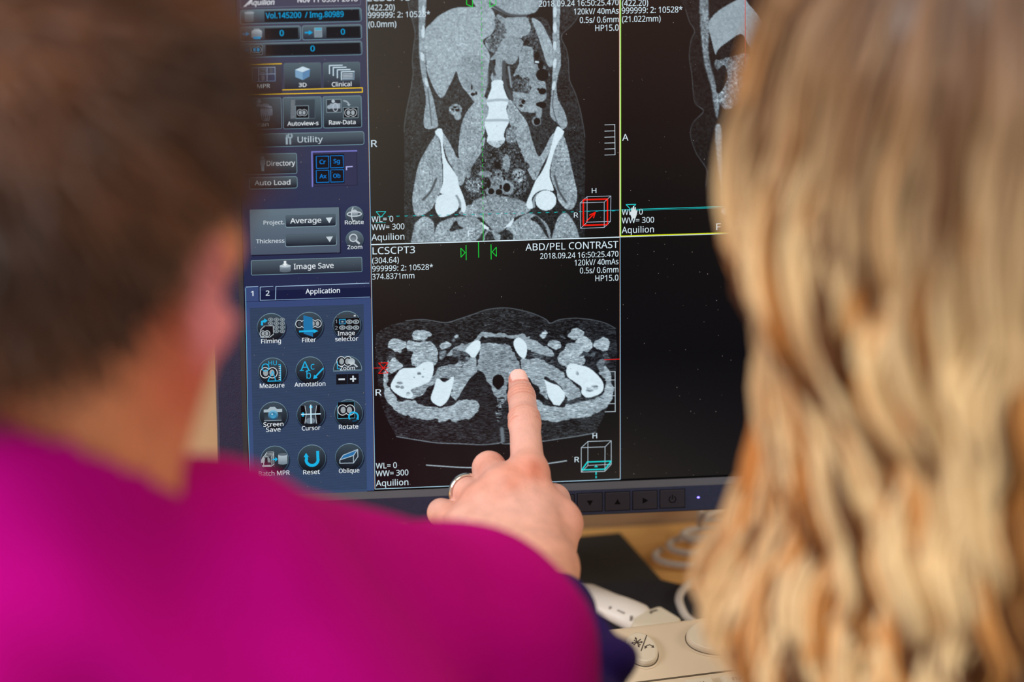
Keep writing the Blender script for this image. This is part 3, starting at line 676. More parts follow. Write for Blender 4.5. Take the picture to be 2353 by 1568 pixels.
O.line([(68, 1362), (130, 1362), (98, 1398), (68, 1362)], 1.3, CN2); O.line([(60, 1434), (130, 1432)], 1.0, CN)
for xs in ((650, 688), (838, 800)): O.line([(xs[0], -20), (xs[0], 28), (xs[1], 45), (xs[1], -20)], 1.6, GR)
O.build('section_line', disp); O = Draw(*c1, layer=3)
def cube(fr, bk, c, w=1.1):
    O.line(fr + [fr[0]], w, c); O.line(bk + [bk[0]], w, c)
    for a_, b_ in zip(fr, bk): O.line([a_, b_], w, c)
cube([(1380, 1306), (1535, 1301), (1535, 1464), (1383, 1470)], [(1425, 1266), (1578, 1261), (1575, 1425), (1425, 1430)], (175, 185, 205))
O.line([(1401, 1286), (1556, 1281), (1556, 1445), (1401, 1450), (1401, 1286)], 3, (240, 25, 10)); O.line([(1420, 1425), (1474, 1372)], 2.5, (240, 25, 10)); O.line([(1440, 1385), (1478, 1366), (1466, 1402)], 2.2, (240, 25, 10))
O.build('orientation_cube', disp)
O = Draw(*c2, layer=3)
for a_ in (('LCSCPT3', 42, 113, 297, 41), ('(304.64)', 40, 169, 200, 34), ('999999: 2: 10528*', 40, 214, 405, 33), ('374.8371mm', 40, 264, 293, 33), ('ABD/PEL CONTRAST', 960, 86, 1517, 41), ('2018.09.24 16:50:25.470', 1048, 137, 1518, 33),
           ('120kV/ 40mAs', 1255, 180, 1518, 34), ('0.5s/ 0.6mm', 1287, 228, 1518, 34), ('HP15.0', 1380, 276, 1518, 35), ('R', 60, 965, 97, 38), ('WL= 0', 62, 1402, 188, 34), ('WW= 300', 62, 1447, 257, 34), ('Aquilion', 62, 1506, 257, 36), ('H', 1363, 1222, 1390, 32), ('R', 1255, 1365, 1283, 32)): T(*a_, CW, .004); O.build('text_line', disp); O = Draw(*c2, layer=3)
O = Draw(*c2, layer=3)
for y in (822, 872, 919, 967, 1014, 1062): O.line([(1437, y + 1), (1500, y - 1)], 1.1, (190, 205, 215))
O.line([(1498, 822), (1499, 1062)], 1.2, (190, 205, 215))
O.build('scale_ruler', disp); O = Draw(*c2, layer=3)
O.line([(603, 62), (604, 150)], 1.6, GR); O.line([(572, 80), (598, 106), (573, 134), (572, 80)], 1.4, GR); O.line([(678, 42), (679, 135)], 1.6, GR)
O.build('slice_marker', disp); O = Draw(*c2, layer=3)
O.line([(753, 58), (754, 146)], 1.6, GR); O.line([(785, 74), (760, 102), (786, 129), (785, 74)], 1.4, GR)
RD = (225, 25, 20)
O.build('slice_marker', disp); O = Draw(*c2, layer=3)
O.line([(42, 800), (140, 798)], 1.2, RD); O.line([(78, 770), (135, 768), (78, 832), (135, 829), (78, 770)], 1.6, RD); O.build('section_line', disp); O = Draw(*c2, layer=3); O.line([(1432, 750), (1527, 746)], 1.5, RD)
O.build('section_line', disp); O = Draw(*c2, layer=3)
cube([(1295, 1278), (1438, 1273), (1437, 1420), (1295, 1425)], [(1335, 1241), (1475, 1236), (1475, 1378), (1335, 1385)], (185, 200, 210))
O.line([(1332, 1364), (1475, 1359), (1438, 1407), (1298, 1412), (1332, 1364)], 2.4, (30, 215, 215)); O.line([(1384, 1460), (1384, 1450)], 2.5, CN2); O.line([(1384, 1440), (1384, 1425)], 2.5, CN2); O.poly([(1372, 1396), (1384, 1382), (1396, 1395)], CN2)
O.build('orientation_cube', disp)
O = Draw(*c3, layer=3)
for a_ in (('(422.20)', 82, 38, 250, 38), ('999999: 2: 10528*', 80, 83, 470, 37), ('(21.022mm)', 82, 140, 330, 37), ('A', 83, 905, 123, 42), ('WL= 0', 80, 1382, 215, 36), ('WW= 300', 80, 1435, 288, 36), ('Aquilion', 80, 1498, 287, 40), ('F', 688, 1480, 718, 42)): T(*a_, CW, .004); O.build('text_line', disp); O = Draw(*c3, layer=3)
O = Draw(*c3, layer=3)
O.line([(80, 1350), (1300, 1311)], 1.4, (30, 190, 190)); O.build('section_line', disp); O = Draw(*c3, layer=3); O.line([(80, 1358), (1300, 1319)], 1.0, (20, 150, 150)); O.line([(-160, 1359), (62, 1352)], 1.2, (30, 150, 170)); O.build('section_line', disp); O = Draw(*c3, layer=3); O.line([(874, -20), (874, 400)], 1.2, (215, 70, 70))
O.build('section_line', disp); O = Draw(*c3, layer=3); O.line([(108, 1317), (170, 1315), (140, 1350), (108, 1317)], 1.6, CN2)
O.build('section_line', disp); O = Draw(*c3, layer=3)
O.poly([(130, 1365), (140, 1362), (142, 1338), (148, 1336), (151, 1355), (152, 1326), (159, 1325), (161, 1352), (164, 1332), (170, 1333), (171, 1358), (176, 1352), (181, 1356), (175, 1385), (168, 1405), (145, 1407)], (215, 225, 230), layer=5)
O.build('hand_cursor', disp)
# fine dust on the glass, seen as pale specks
v, f = [], []
for _ in range(520):
    u, w_ = rng.uniform(0, 1280), rng.uniform(0, 1024); s_ = rng.choice([.35, .5, .5, .7, .9]); r_ = rng.uniform(0, 3)
    n0 = len(v)
    for k in range(5): v.append(scr(u + s_ * math.cos(r_ + k * 1.257), w_ + s_ * (1.4 if _ % 5 == 0 else 1) * math.sin(r_ + k * 1.257), .00045))
    f.append([n0 + k for k in range(5)])
dust = mesh_obj('dust', v, f, mat('pale_dust', (120, 118, 118), .9), disp); dust['kind'] = 'stuff'

# ---- left tool panel
P1 = (540, 0, 4.9); P2 = (550, 300, 3.92); P3 = (550, 640, 3.136)
B = Draw(*P3, layer=0)
for i in range(14):
    v0 = -2 + i * 43; g = i / 13.0
    ca = np.array((72, 70, 88)) * (1 - g) + np.array((34, 42, 76)) * g; g2 = (i + 1) / 14
    cb = np.array((72, 70, 88)) * (1 - g2) + np.array((34, 42, 76)) * g2
    B.rect_uv(-2, v0, 254.5, v0 + 43, ca, cb)
vtab = B.U(100, 105)[1]; vtb = B.U(100, 160)[1]
ub = B.R(150, 60, 940, 140)
BL = (58, 82, 132)
B.rect_uv(-2, 600, 254.5, 1026, (16, 26, 62), (16, 26, 62), layer=0.5)
B.rect_uv(0, B.U(500, 155)[1], 254.5, 1026, (54, 72, 118), (58, 80, 122), layer=1)
B.rect(40, 62, 138, 165, (54, 72, 118), layer=1)
B.build('panel_background', disp)
B = Draw(*P3, layer=2)
B.rect(92, 200, 908, 1560, (52, 70, 98), (54, 74, 106))
t0 = B.R(92, 200, 908, 1560)
k = t0[1]
while k < 1022:
    B.rect_uv(t0[0], k, t0[2], k + .8, (40, 54, 78), layer=3); k += 2.35
L1 = (155, 185, 215)
B.line([(45, 70), (62, 1000), (82, 1560)], .9, (60, 190, 225), layer=4); B.line([(42, 70), (58, 1000), (79, 1560)], .6, (160, 110, 80), layer=4)
B.line([(48, 62), (134, 58)], 1.5, L1, layer=4); B.line([(150, 158), (150, 62), (243, 57)], 1.2, L1, layer=4); B.line([(260, 152), (263, 58), (935, 34)], 1.4, L1, layer=4); B.line([(150, 158), (940, 134)], 1.2, (130, 160, 195), layer=4)
B.text('1', 83, 127, 102, 35, (225, 235, 245), .02); B.text('2', 190, 124, 218, 35, (215, 228, 240), .02); B.text('Application', 477, 107, 725, 34, (225, 235, 245), .02)
B.build('tab_strip', disp)
TXC = (220, 228, 234); GT = (96, 120, 132); GB = (30, 32, 46); ED = ((118, 145, 155), (112, 150, 165))
AC = (0, 158, 214); IC = (150, 168, 184)
def button(fr, fn, name='screen_button'):
    D = Draw(*fr, layer=2); fn(D); D.build(name, disp)
def brain(D, x, y, r, c=(190, 205, 215), fill=None, ly=6):
    for sx in (-1, 1): D.ellipse(x + sx * r * .44, y, r * .60, r * .66, c, layer=ly)
    for sx in (-1, 1): D.ellipse(x + sx * r * .44, y, r * .60 - 5, r * .66 - 5, (22, 26, 34), layer=ly + .5)
    for sx in (-1, 1): D.ellipse(x + sx * r * .38, y, r * .30, r * .40, fill or (90, 105, 118), layer=ly + 1, n=14)
def arrow(D, x0, y, x1, h, c, ly=6): D.poly([(x0, y - h * .3), ((x0 + x1) / 2, y - h * .3), ((x0 + x1) / 2, y - h), (x1, y - 2), ((x0 + x1) / 2, y + h), ((x0 + x1) / 2, y + h * .3), (x0, y + h * .3)], c, layer=ly)
def b_head(D):
    D.text('Aquilion', 150, 55, 445, 56, (225, 228, 235), .03, .25); D.poly([(92, 78), (112, 58), (190, -20), (215, -20), (125, 72)], (225, 228, 235), layer=3)
    D.text('Nov 11 05:01 2018', 705, 20, 1380, 50, (225, 228, 235), .02)
    D.line([(60, 88), (1412, 55), (1416, -20)], 1, (105, 112, 132)); D.line([(64, 88), (60, -20)], 1, (105, 112, 132))
button(P1, b_head, 'screen_header')
def b_vol(D):
    D.rr(60, 98, 1424, 258, GT, (40, 42, 56), 5, ED); D.rect(332, 114, 1400, 238, CD, layer=5); D.text('Vol.145200  / Img.80989', 345, 198, 1224, 60, AC, .02, layer=6)
    D.rect(112, 142, 212, 234, (128, 144, 154), (84, 96, 106), layer=5); D.ellipse(162, 234, 50, 14, (84, 96, 106), layer=5); D.ellipse(162, 142, 52, 15, (165, 180, 190), layer=6)
button(P1, b_vol)
def b_print(D):
    D.rr(62, 294, 742, 462, (88, 104, 114), (38, 40, 54), 5, ED); D.rect(335, 314, 712, 438, CD, layer=5); D.text('0', 503, 403, 550, 60, AC, .02, layer=6); arrow(D, 82, 382, 170, 27, AC)
    D.rect(215, 320, 278, 350, (150, 165, 178), layer=6); D.rect(188, 350, 305, 400, (175, 188, 198), (130, 142, 155), layer=6); D.poly([(188, 350), (215, 335), (280, 333), (305, 350)], (200, 210, 218), layer=6); D.rect(188, 400, 305, 420, (150, 160, 172), layer=6); D.rect(208, 408, 290, 440, (25, 160, 215), layer=7)
button(P1, b_print)
def b_list(D):
    D.rr(755, 280, 1428, 446, (88, 104, 114), (38, 40, 54), 5, ED); D.rect(1028, 299, 1408, 422, CD, layer=5); D.text('0', 1192, 388, 1238, 60, AC, .02, layer=6); arrow(D, 785, 367, 876, 27, AC)
    D.rect(892, 310, 980, 420, (140, 158, 170), layer=6); D.rect(900, 314, 972, 340, (70, 160, 190), layer=7)
    for q in range(5): D.rect(897, 352 + q * 14, 975, 357 + q * 14, (70, 82, 95), layer=7)
button(P1, b_list)
def b_scanq(D):
    D.rr(66, 474, 1432, 634, (88, 104, 114), (38, 40, 54), 5, ED); D.rect(345, 492, 1408, 612, CD, layer=5); D.text('0', 850, 577, 898, 60, AC, .02, layer=6); arrow(D, 95, 563, 165, 25, (30, 110, 160))
    D.rr(178, 502, 312, 618, (24, 26, 34), (24, 26, 34), 1, ((120, 140, 150), (120, 140, 150)), layer=5); brain(D, 243, 558, 55, (150, 175, 188), AC, 8)
button(P1, b_scanq)
YL = (250, 205, 0)
def b_mpr(D):
    D.rr(60, 722, 528, 1060, (70, 72, 84), (44, 40, 52), 4); D.line([(60, 728), (525, 717)], 1.6, YL, layer=4)
    D.rr(196, 755, 456, 918, (70, 84, 112), (52, 66, 100), 1, ((175, 190, 210), (120, 150, 190)), layer=4)
    for xx in (270, 363): D.line([(xx, 758), (xx + 1, 915)], 1.4, (160, 180, 205), layer=6)
    D.line([(270, 836), (455, 830)], 1.4, (160, 180, 205), layer=6); brain(D, 317, 797, 34, (150, 160, 170)); D.ellipse(318, 875, 20, 32, (120, 125, 140), layer=6); D.ellipse(408, 795, 18, 30, (90, 100, 112), layer=6)
    D.text('MPR', 255, 990, 398, 43, TXC, .02, layer=5)
button(P1, b_mpr)
def b_3d(D):
    D.rr(550, 706, 972, 1004, (84, 100, 110), (40, 38, 50), 4, ((90, 105, 115), (60, 62, 76)))
    D.poly([(762, 748), (845, 778), (760, 812), (677, 786)], (195, 215, 228), layer=5); D.poly([(677, 786), (760, 812), (764, 902), (680, 868)], (120, 158, 190), layer=5); D.poly([(760, 812), (845, 778), (838, 860), (764, 902)], (92, 132, 172), layer=5)
    D.text('3D', 718, 978, 805, 42, TXC, .02, layer=5)
button(P1, b_3d)
def b_clin(D):
    D.rr(990, 699, 1410, 994, (84, 100, 110), (40, 38, 50), 4, ((90, 105, 115), (60, 62, 76)))
    for q, (x, y) in enumerate(((1063, 738), (1106, 760), (1152, 786), (1198, 808))):
        D.rect(x, y, x + 145, y + 92, (70, 84, 96), layer=5 + q * 1.0); D.line([(x, y + 92), (x, y), (x + 145, y - 4)], 2.2, (190, 210, 222), layer=5.5 + q)
    D.line([(1200, 898), (1338, 893), (1340, 806)], 1.4, (130, 155, 175), layer=9)
    for q in range(4): D.line([(1212, 832 + q * 17), (1325, 828 + q * 17)], 1.3, (195, 210, 222), layer=10)
    D.text('Clinical', 1090, 972, 1312, 46, TXC, .02, layer=5)
    D.line([(535, 1012), (1433, 988), (1434, 1037), (150, 1066)], 1.6, YL, layer=6)
button(P1, b_clin)
def b_scan(D):
    D.rr(60, 1102, 527, 1458, (84, 100, 110), (34, 32, 44), 4, ED); D.ellipse(272, 1142, 26, 26, (140, 155, 170), layer=5)
    D.rect(290, 1225, 425, 1302, (150, 160, 178), (120, 130, 150), layer=5)
    for q in range(3): D.arc(325 + q * 22, 1265, 26, 92, 1.4, (140, 155, 175), layer=6 + q)
    D.line([(250, 1185), (330, 1190), (410, 1205)], 4, (150, 160, 178), layer=5)
    D.text('Scan', 222, 1422, 382, 44, TXC, .02, layer=5)
button(P1, b_scan)
def b_auto(D):
    D.rr(540, 1090, 977, 1450, (88, 106, 116), (24, 24, 36), 4, ED)
    D.rr(622, 1122, 902, 1338, (62, 72, 80), (44, 50, 62), 1, ((60, 72, 80), (80, 95, 105)), layer=4)
    for q in range(15): D.line([(628, 1132 + q * 14), (676, 1130 + q * 14)], 1.0, (150, 160, 168), layer=6)
    D.rr(680, 1188, 832, 1334, (20, 20, 26), (20, 20, 26), 1, ((130, 150, 160), (130, 150, 160)), layer=6); brain(D, 756, 1268, 56, (180, 190, 198), (150, 160, 168), 8)
    D.text('Autoview-s', 590, 1412, 940, 44, TXC, .03, layer=5)
button(P1, b_auto)
def b_raw(D):
    D.rr(990, 1080, 1427, 1440, (88, 106, 116), (24, 24, 36), 4, ED)
    D.rr(1028, 1116, 1198, 1268, (48, 54, 62), (48, 54, 62), 1, ((130, 150, 160), (130, 150, 160)), layer=4); D.ellipse(1105, 1140, 18, 18, (175, 190, 200), layer=6); D.rect(1068, 1165, 1185, 1222, (150, 165, 178), layer=6); D.ellipse(1060, 1205, 22, 22, (150, 165, 178), layer=6); D.arc(1130, 1208, 26, 45, 1.4, (180, 190, 200), layer=7)
    D.rr(1216, 1206, 1388, 1330, (20, 20, 26), (20, 20, 26), 1, ((130, 150, 160), (130, 150, 160)), layer=4); brain(D, 1302, 1268, 66, (195, 205, 212), (155, 165, 172), 7)
    D.arc(1222, 1195, 60, 58, 3, (150, 165, 175), -90, -5, layer=6); D.poly([(1258, 1172), (1302, 1172), (1282, 1196)], (165, 178, 186), layer=6)
    D.text('Raw-Data', 1058, 1400, 1358, 46, TXC, .02, layer=5)
button(P1, b_raw)
def b_util(D):
    D.rr(40, 20, 1125, 142, (84, 100, 110), (40, 42, 56), 5, ED); D.text('Utility', 525, 105, 752, 50, (190, 205, 215), .004, layer=5)
    D.rect(418, 60, 436, 125, (165, 185, 198), layer=5); D.rect(420, 36, 432, 62, (140, 160, 172), layer=5); D.rect(450, 62, 466, 125, (150, 170, 182), layer=5); D.arc(457, 48, 16, 17, 3.2, (150, 170, 182), -60, 240, layer=5)
button(P2, b_util)
def b_dir(D):
    D.rr(40, 208, 520, 396, (82, 98, 108), (36, 38, 50), 4, ED); D.text('Directory', 248, 316, 503, 42, TXC, .02, layer=5)
    for x, c in ((148, (70, 82, 92)), (213, (135, 155, 168))):
        D.ellipse(x, 246, 13, 13, c, layer=5); D.rect(x - 22, 262, x + 22, 312, c, layer=5); D.rect(x - 13, 300, x + 13, 366, c, layer=5)
button(P2, b_dir)
button(P2, lambda D: (D.rr(88, 417, 524, 526, (82, 98, 108), (20, 22, 36), 5, ED), D.text('Auto Load', 138, 491, 460, 42, TXC, .02, layer=5)))
def b_lay(D):
    D.rect(655, 187, 1060, 500, (50, 50, 80)); D.line([(658, 505), (653, 192), (1058, 183)], 2.6, (118, 120, 200), layer=3); D.line([(1058, 190), (1062, 492), (668, 502)], 1, (30, 26, 48), layer=3)
    D.rect(672, 213, 945, 480, (16, 12, 22), layer=3); CB = (0, 125, 215)
    for (x0, y0, x1, y1, t, a_, b_, yb) in ((690, 229, 806, 343, 'Cr', 722, 778, 301), (818, 224, 938, 338, 'Sg', 848, 905, 294), (690, 356, 809, 470, 'Ax', 722, 785, 430), (820, 351, 941, 466, 'Ob', 845, 910, 426)):
        D.rr(x0, y0, x1, y1, (18, 14, 22), (18, 14, 22), .8, (CB, CB), 1.3, layer=4); D.text(t, a_, yb, b_, 36, CB, .03, layer=6)
    D.line([(966, 355), (964, 327), (1018, 324)], 2.4, (170, 172, 225), layer=4)
button(P2, b_lay)
def b_proj(D):
    D.rect(104, 708, 912, 1120, (20, 22, 44), layer=1.5); D.rr(98, 702, 902, 1110, (98, 116, 128), (72, 84, 104), 1.5)
    D.text('Project.', 218, 846, 404, 35, (200, 210, 218), .02, layer=5); D.text('Thickness', 150, 1013, 407, 34, (200, 210, 218), .02, layer=5)
    for (x1_, y0, y1) in ((873, 758, 868), (877, 930, 1042)):
        D.rr(412, y0, x1_, y1, (84, 100, 112), (16, 22, 38), 4, ((70, 88, 98), (140, 170, 182)), layer=4)
    D.text('Average', 458, 833, 738, 45, TXC, .02, layer=6); D.poly([(778, 786), (838, 782), (810, 835)], (200, 212, 220), layer=6); D.poly([(780, 957), (842, 954), (814, 1006)], (190, 202, 210), layer=6)
button(P2, b_proj)
def disc(D, x, y, r, top=(60, 76, 88), bot=(10, 14, 22), edge=(120, 150, 165), ly=4):
    D.ellipse(x + 4, y + 8, r * 1.04, r * 1.04, (24, 34, 54), layer=ly - .5); D.ellipse(x, y, r, r, edge, (30, 60, 85), layer=ly); D.ellipse(x, y, r * .96, r * .96, top, bot, layer=ly + 1)
def b_rot(D):
    disc(D, 1035, 762, 79, (96, 112, 122), (40, 48, 60)); D.ellipse(1035, 745, 32, 32, (190, 202, 210), (90, 105, 118), layer=7); D.arc(1035, 752, 62, 20, 2.2, (190, 200, 208), layer=8); D.arc(1030, 755, 20, 60, 2.0, (190, 200, 208), 60, 260, layer=8)
    D.text('Rotate', 950, 843, 1120, 34, TXC, .02, layer=9)
button(P2, b_rot)
def b_zm(D):
    disc(D, 1038, 982, 79, (96, 112, 122), (40, 48, 60)); D.arc(1026, 967, 32, 32, 2.4, (190, 200, 208), layer=8); D.ellipse(1026, 967, 24, 24, (80, 92, 104), (130, 142, 152), layer=7); D.line([(1048, 990), (1080, 1018)], 4, (185, 195, 203), layer=8)
    D.text('Zoom', 973, 1067, 1107, 34, TXC, .02, layer=9)
button(P2, b_zm)
def b_save(D):
    D.rr(105, 1154, 1107, 1290, (76, 92, 104), (36, 42, 56), 3, ED); D.text('Image Save', 490, 1244, 850, 47, TXC, .02, layer=5)
    D.rect(364, 1220, 462, 1264, (140, 155, 166), (90, 102, 114), layer=5); D.ellipse(413, 1220, 49, 13, (185, 198, 206), layer=6); D.ellipse(413, 1264, 49, 13, (90, 102, 114), layer=5); D.poly([(400, 1176), (422, 1175), (422, 1200), (436, 1200), (411, 1224), (388, 1202), (400, 1201)], (225, 232, 236), layer=7)
button(P2, b_save)
CI = (25, 175, 225); WI = (200, 212, 220)
def lab(D, *rows):
    for (t, a_, yb, b_, c) in rows: D.text(t, a_, yb, b_, c, TXC, .02, layer=12)
def b_film(D):
    disc(D, 230, 352, 101)
    for q in range(4):
        for w in range(3): D.arc(225 + w * 42, 296 + q * 28, 15, 10, 2.2, (120, 132, 140), layer=7); D.ellipse(225 + w * 42, 296 + q * 28, 6, 4, (150, 160, 165), layer=8, n=8)
    for q in range(4): D.rr(166 - q * 8 + 10, 340 + q * 8, 246 - q * 8, 408 + q * 6, (16, 18, 24), (16, 18, 24), .6, (WI, WI), 1.1, layer=9 + q * .5)
    brain(D, 184, 398, 36, WI, (150, 160, 165), 11.5); D.line([(162, 335), (164, 312), (185, 304)], 4.2, CI, layer=8); D.poly([(178, 288), (203, 304), (180, 322)], CI, layer=8)
    lab(D, ('Filming', 157, 466, 300, 31))
button(P3, b_film)
def b_filt(D):
    disc(D, 502, 343, 101); brain(D, 450, 328, 44, WI, (60, 70, 80)); brain(D, 546, 325, 44, WI, (150, 160, 165)); D.poly([(461, 265), (527, 283), (530, 420), (463, 398)], (28, 112, 165), layer=9); D.rect(430, 374, 535, 387, CI, layer=10); D.poly([(532, 364), (569, 379), (534, 394)], CI, layer=10)
    lab(D, ('Filter', 452, 458, 552, 31))
button(P3, b_filt)
def b_sel(D):
    disc(D, 775, 336, 101); D.rect(702, 262, 846, 278, (60, 66, 72), layer=7); D.rect(690, 286, 866, 372, (6, 8, 12), layer=6.5); D.rect(824, 264, 838, 274, (200, 208, 214), layer=8)
    D.text('1', 692, 322, 703, 26, (150, 160, 170), .01, layer=8); D.text('2', 690, 369, 709, 26, (150, 160, 170), .01, layer=8)
    for y in (312, 354):
        for x in (742, 792, 840): D.arc(x, y, 19, 12, 2.4, (140, 152, 160), layer=8); D.ellipse(x, y, 9, 6, (150, 160, 165), layer=9, n=8)
    D.rr(718, 293, 766, 330, (20, 60, 90), (20, 60, 90), .6, (CI, CI), 1.4, layer=7.2)
    lab(D, ('Image', 708, 409, 832, 30), ('selector', 690, 450, 857, 30))
button(P3, b_sel)
def b_meas(D):
    disc(D, 238, 672, 101); D.text('HU', 210, 625, 270, 32, CI, .0, layer=8); brain(D, 212, 680, 60, (215, 222, 226), (150, 160, 165), 7); D.arc(188, 642, 24, 26, 1.8, CI, layer=10); D.line([(282, 622), (296, 622), (298, 738), (205, 740), (240, 668), (262, 738)], 1.8, CI, layer=10)
    for q in range(8): D.line([(284, 636 + q * 13), (296, 636 + q * 13)], 1.2, WI, layer=11)
    lab(D, ('Measure', 147, 787, 325, 32))
button(P3, b_meas)
def b_ann(D):
    disc(D, 508, 664, 101)
    D.text('A', 440, 664, 506, 66, CI, -.008, layer=8); D.text('c', 514, 656, 541, 52, CI, -.008, layer=8); D.text('b', 484, 722, 516, 56, CI, -.008, layer=8)
    for (x0, x1, y) in ((436, 462, 664), (484, 510, 664), (478, 494, 672)): D.line([(x0, y), (x1, y - 1)], 1.4, CI, layer=8)
    D.line([(604, 648), (548, 708)], 3.2, CI, layer=8); D.poly([(532, 726), (538, 694), (564, 716)], CI, layer=8)
    lab(D, ('Annotation', 397, 777, 620, 32))
button(P3, b_ann)
def b_zoom2(D):
    D.ellipse(780, 660, 102, 102, (110, 140, 155), layer=4, a0=180, a1=360); D.ellipse(780, 658, 97, 97, (60, 76, 88), (14, 18, 28), layer=5, a0=180, a1=360); D.rect(676, 658, 882, 670, (90, 115, 130), layer=5)
    brain(D, 758, 598, 56, WI, (150, 160, 165), 7); D.ellipse(808, 598, 24, 24, (150, 165, 175), (200, 210, 215), layer=9); D.line([(826, 616), (848, 636)], 3.4, (175, 188, 195), layer=9); D.line([(706, 598), (706, 650), (730, 652)], 1.4, CI, layer=9)
    D.rect(698, 690, 776, 764, (14, 18, 26), layer=5); D.rect(778, 688, 860, 760, (14, 18, 26), layer=5); D.line([(717, 727), (757, 726)], 3.6, WI, layer=7); D.line([(800, 724), (838, 723)], 3.4, WI, layer=7); D.line([(819, 704), (820, 742)], 3.4, WI, layer=7)
    lab(D, ('Zoom', 725, 660, 833, 29))
button(P3, b_zoom2)
def b_cam(D):
    disc(D, 245, 989, 101); D.rect(180, 955, 303, 1026, (34, 42, 50), (60, 72, 82), layer=7); D.poly([(175, 966), (175, 946), (205, 944), (222, 926), (255, 925), (272, 942), (308, 940), (308, 962)], (165, 182, 192), layer=8)
    D.line([(180, 1026), (303, 1022)], 1.6, (130, 148, 160), layer=8); D.ellipse(243, 985, 36, 36, (120, 185, 215), (15, 60, 95), layer=9); D.ellipse(243, 986, 22, 22, (40, 110, 150), (70, 160, 200), layer=10); D.ellipse(236, 978, 6, 6, (190, 215, 228), layer=11, n=10)
    lab(D, ('Screen', 173, 1066, 318, 31), ('Save', 192, 1104, 298, 31))
button(P3, b_cam)
def b_cur(D):
    disc(D, 515, 981, 101); D.rect(444, 916, 582, 1046, (8, 8, 12), layer=7); D.poly([(470, 918), (556, 914), (548, 970), (562, 1044), (468, 1046), (482, 975)], (56, 68, 80), layer=8); D.ellipse(512, 1026, 34, 22, (110, 125, 138), layer=9)
    for x in (472, 556): D.line([(x, 918), (x + (10 if x < 500 else -8), 975), (x, 1044)], 1.4, (170, 182, 190), layer=9)
    D.line([(446, 980), (584, 976)], 2.6, (190, 225, 240), layer=10); D.dash((514, 912), (517, 1046), 2.4, 1.2, 2.6, (200, 228, 240), layer=10); D.rect(450, 966, 466, 996, CI, layer=9.5); D.rect(504, 918, 526, 934, CI, layer=9.5)
    lab(D, ('Cursor', 450, 1093, 584, 31))
button(P3, b_cur)
def b_rot2(D):
    disc(D, 787, 972, 101); D.rr(706, 888, 830, 1010, (6, 8, 10), (6, 8, 10), .5, ((40, 100, 130), (90, 200, 230)), 1, layer=7); brain(D, 770, 948, 60, (215, 222, 226), (150, 160, 165), 9); D.arc(822, 996, 32, 32, 3.2, CI, 150, 390, layer=11); D.arc(822, 996, 32, 32, 3.2, (20, 70, 100), 40, 100, layer=11); D.poly([(838, 1022), (862, 1016), (850, 994)], CI, layer=11)
    lab(D, ('Rotate', 717, 1083, 857, 31))
button(P3, b_rot2)
def b_batch(D):
    disc(D, 255, 1306, 101)
    for q in range(4): D.rr(176 - q * 8 + 20, 1250 + q * 10, 250 - q * 6, 1345 + q * 4, (40, 46, 52), (40, 46, 52), .6, (WI, WI), 1.3, layer=7 + q)
    D.ellipse(190, 1328, 34, 52, (165, 175, 182), layer=11, a0=180, a1=360); D.poly([(186, 1290), (202, 1290), (206, 1352), (180, 1352)], (30, 34, 40), layer=11.5); D.rect(164, 1345, 226, 1358, (175, 185, 192), layer=11.6)
    arrow(D, 240, 1304, 277, 17, CI, 11); D.rect(280, 1268, 346, 1332, (175, 190, 200), (120, 135, 148), layer=9); D.ellipse(313, 1268, 33, 10, (90, 102, 114), layer=10); D.ellipse(313, 1332, 33, 9, (120, 135, 148), layer=9)
    lab(D, ('Batch MPR', 140, 1420, 363, 33))
button(P3, b_batch)
def b_reset(D):
    disc(D, 522, 1298, 101); D.line([(483, 1282), (484, 1305)], 6, CI, layer=8); D.arc(524, 1306, 42, 42, 6, CI, 0, 180, layer=8); D.line([(566, 1306), (564, 1248)], 6, CI, layer=8); D.poly([(463, 1288), (480, 1257), (500, 1285)], CI, layer=8)
    lab(D, ('Reset', 460, 1410, 580, 31))
button(P3, b_reset)
def b_obl(D):
    disc(D, 792, 1288, 101); D.poly([(724, 1308), (748, 1272), (852, 1232), (822, 1276)], (40, 110, 165), layer=8); D.line([(724, 1332), (724, 1308), (748, 1274), (852, 1232), (822, 1276), (724, 1308)], 1.6, (170, 190, 205), layer=9); D.line([(724, 1332), (822, 1330), (822, 1276)], 1.6, (170, 190, 205), layer=9); D.line([(822, 1330), (854, 1284), (852, 1232)], 1.6, (170, 190, 205), layer=9)
    lab(D, ('Oblique', 717, 1400, 865, 31))
button(P3, b_obl)

# ---------------------------------------------------------------- things on the desk
DX = lambda x, y: (1260 + x / 3.213, 1080 + y / 3.213)
def flat(name, pxs, z0, z1, material):
    b_ = [on_z(*p, z1) for p in pxs]; lo = [q - np.array([0, 0, z1 - z0]) for q in b_]
    v, f = prism((lo, b_), 0, 0); return mesh_obj(name, v, f, material)
o = flat('mouse_pad', [(1150, 1250), (1336, 1231), (1425, 1223), (1518, 1329), (1660, 1520), (1150, 1560)], .0003, .003, M_mat)
tag(bevel(o, .001), 'dark grey pad lying on the desk just below the monitor', 'mouse pad')
o = flat('folder', [(1200, 1352), (1518, 1331), (1580, 1346), (1700, 1376), (1730, 1520), (1230, 1560)], .0035, .0075, M_mat2)
tag(bevel(o, .001), 'blackish blue folder on the desk between dark pad and cream keyboard', 'folder')
